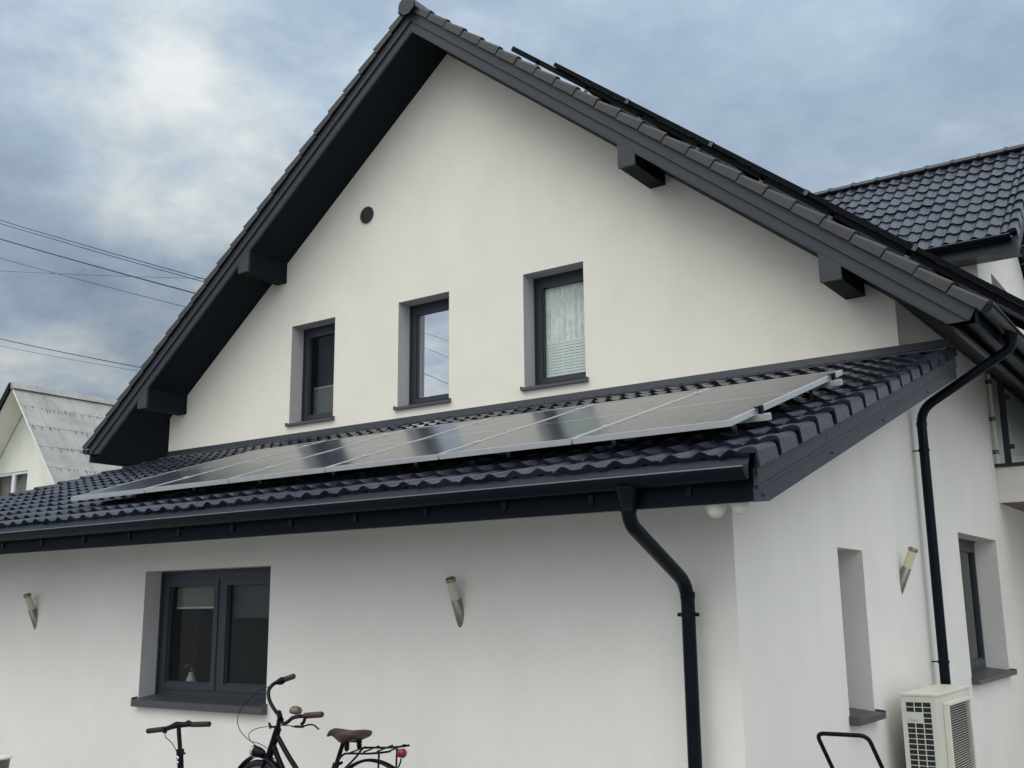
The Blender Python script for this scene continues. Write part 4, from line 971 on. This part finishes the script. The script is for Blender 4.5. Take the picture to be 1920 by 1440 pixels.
sl_ = math.sqrt(1+NS*NS); rows = 8; rl = (NH+0.5)*sl_/rows; RY = GY-0.9
for s in (1, -1):
    mb = MB(); V = Vector((s, 0, -NS)).normalized(); Nn = Vector((s*NS, 0, 1)).normalized()
    for k in range(rows):
        for j in range(15):
            y0 = RY + max(0.0, j*1.15 - (0.45 if k % 2 else 0.0)); y1 = RY + (j+1)*1.15 - (0.45 if k % 2 else 0.0)
            e = random.uniform(-0.006, 0.006)
            mb.obox(Vector((NA, y0, NZ)) + V*(rl*k - 0.02) + Nn*e, V*(rl+0.05), (0,y1-y0-0.012,0), Nn*0.03 + V*0.0)
            mb.obox(Vector((NA, y0, NZ)) + V*(rl*(k+1) - 0.02) + Nn*(0.028+e), V*0.05, (0,y1-y0-0.012,0), Nn*0.012)
    o = mb.build('roof', SHEET, nb)
    if s == 1:
        st = MB()
        for k in range(1, rows):
            for j in range(90):
                if random.random() < 0.25: continue
                y = RY + 0.1 + j*0.17 + random.uniform(-0.04,0.04); hh = random.uniform(0.08, 0.30); ww = random.uniform(0.03, 0.08)
                c = Vector((NA, y, NZ)) + V*(rl*k + 0.03 + random.uniform(-0.03,0.05)) + Nn*0.043
                st.add([c, c + Vector((0,ww,0)), c + Vector((0,ww*0.6,0)) + V*hh, c + Vector((0,ww*0.3,0)) + V*hh*0.8], [(0,1,2,3)])
        st.build('stains', MOSS, o)
mb = MB()
for k in range(16): mb.prism([(NA-0.24,RY-0.05+k,NZ-0.13),(NA-0.05,RY-0.05+k,NZ+0.13+0.01*(k%3)),(NA+0.05,RY-0.05+k,NZ+0.13+0.01*(k%3)),(NA+0.26,RY-0.05+k,NZ-0.13)], (0,0.99,0))
mb.build('ridge_cap', SHEET, nb)
MB().prism([(NA-0.02,RY-0.12,NZ+0.10),(NA-NH-0.5,RY-0.12,nz(NA-NH-0.5)+0.10),(NA-NH-0.5,RY-0.12,nz(NA-NH-0.5)-0.26),(NA-0.02,RY-0.12,NZ-0.26)], (0,0.08,0)).build('barge_board', BLACK, nb)
mb = MB(); mb.prism([(NA+0.0,RY+0.01,NZ-0.03),(NA+NH+0.5,RY+0.01,nz(NA+NH+0.5)-0.03),(NA+NH+0.5,RY+0.01,nz(NA+NH+0.5)-0.15),(NA+0.0,RY+0.01,NZ-0.15)], (0,0.05,0))
mb.add([(NA,RY+0.01,NZ-0.14),(NA+NH+0.4,RY+0.01,nz(NA+NH+0.4)-0.14),(NA+NH+0.4,GY,nz(NA+NH+0.4)-0.14),(NA,GY,NZ-0.14)], [(0,1,2,3)])
mb.add([(NA,RY+0.01,NZ-0.15),(NA-NH-0.4,RY+0.01,nz(NA-NH-0.4)-0.15),(NA-NH-0.4,GY,nz(NA-NH-0.4)-0.15),(NA,GY,NZ-0.15)], [(0,1,2,3)])
mb.build('verge_soffit', NWALL, nb)
nw = MB()
for a, b, c, d in ((x0,x0+0.1,z0,z1),(x1-0.1,x1,z0,z1),(x0+0.1,x1-0.1,z1-0.1,z1),(x0+0.1,x1-0.1,z0,z0+0.1),(-36.85,-36.66,z0+0.1,z1-0.1)): nw.box((a,GY+0.05,c),(b,GY+0.13,d))
nwo = nw.build('window', WHITEF, nb)
MB().add([(x0+0.1,GY+0.1,z0+0.1),(x1-0.1,GY+0.1,z0+0.1),(x1-0.1,GY+0.1,z1-0.1),(x0+0.1,GY+0.1,z1-0.1)], [(0,1,2,3)]).build('pane', GL_DARK, nwo)
MB().strip([(x0-0.2+i*0.06, GY+0.4+0.04*math.sin(i*1.3), z0) for i in range(48)], (0,0,z1-z0)).build('curtain', mat('taupe_curtain', (0.22,0.2,0.18), 0.9), nwo)

# ================================================================== power lines
def wire(p, q, sag, r, label, group='power lines across the sky'):
    p, q = Vector(p), Vector(q); n = 40
    pts = [p.lerp(q, i/n) + Vector((0,0,-4*sag*(i/n)*(1-i/n))) for i in range(n+1)]
    tag(MB().tube(pts, r, 5, cap=False).build('power_line', WIRE), label, 'power line', group)
C0 = Vector((2.63, -6.107, 1.6))
def far_pt(u, v, y):
    d = fw + rt*((u-960)/1991) - up*((v-720)/1991); return C0 + d*((y - C0.y)/d.y)
lines = [((0,405),(385,515),0.020,'upper wire of the close pair crossing the left sky, topmost of all'), ((0,411),(383,520),0.018,'lower wire of the close pair at the top of the left sky'),
         ((0,440),(365,541),0.030,'thick dark wire just below the close pair, left sky'), ((0,476),(345,566),0.014,'thin wire meeting the roof edge below the thick dark one'),
         ((0,500),(345,513),0.010,'faint nearly level wire crossing a steeper thin one'), ((0,627),(262,680),0.020,'lower dark wire above the pale neighbouring roof'),
         ((0,640),(245,685),0.009,'faint lowest wire just under the lower dark one')]
for (a, b, r, lab) in lines:
    p, q = far_pt(*a, 22.0), far_pt(*b, 22.0); d = (q-p)
    wire(p - d*1.0, q + d*0.8, 0.25, r, lab)
# lines over the street behind the viewer, mirrored in the middle gable window
for i, (z0, z1, r) in enumerate(((14.1,9.0,0.008),(13.4,8.3,0.008),(12.2,7.2,0.011))):
    wire((-27.5,-20,z0), (-14.5,-20,z1), 0.2, r, ['topmost','second','lowest'][i] + ' wire of the street line mirrored in the middle gable window', 'power lines behind the viewer')
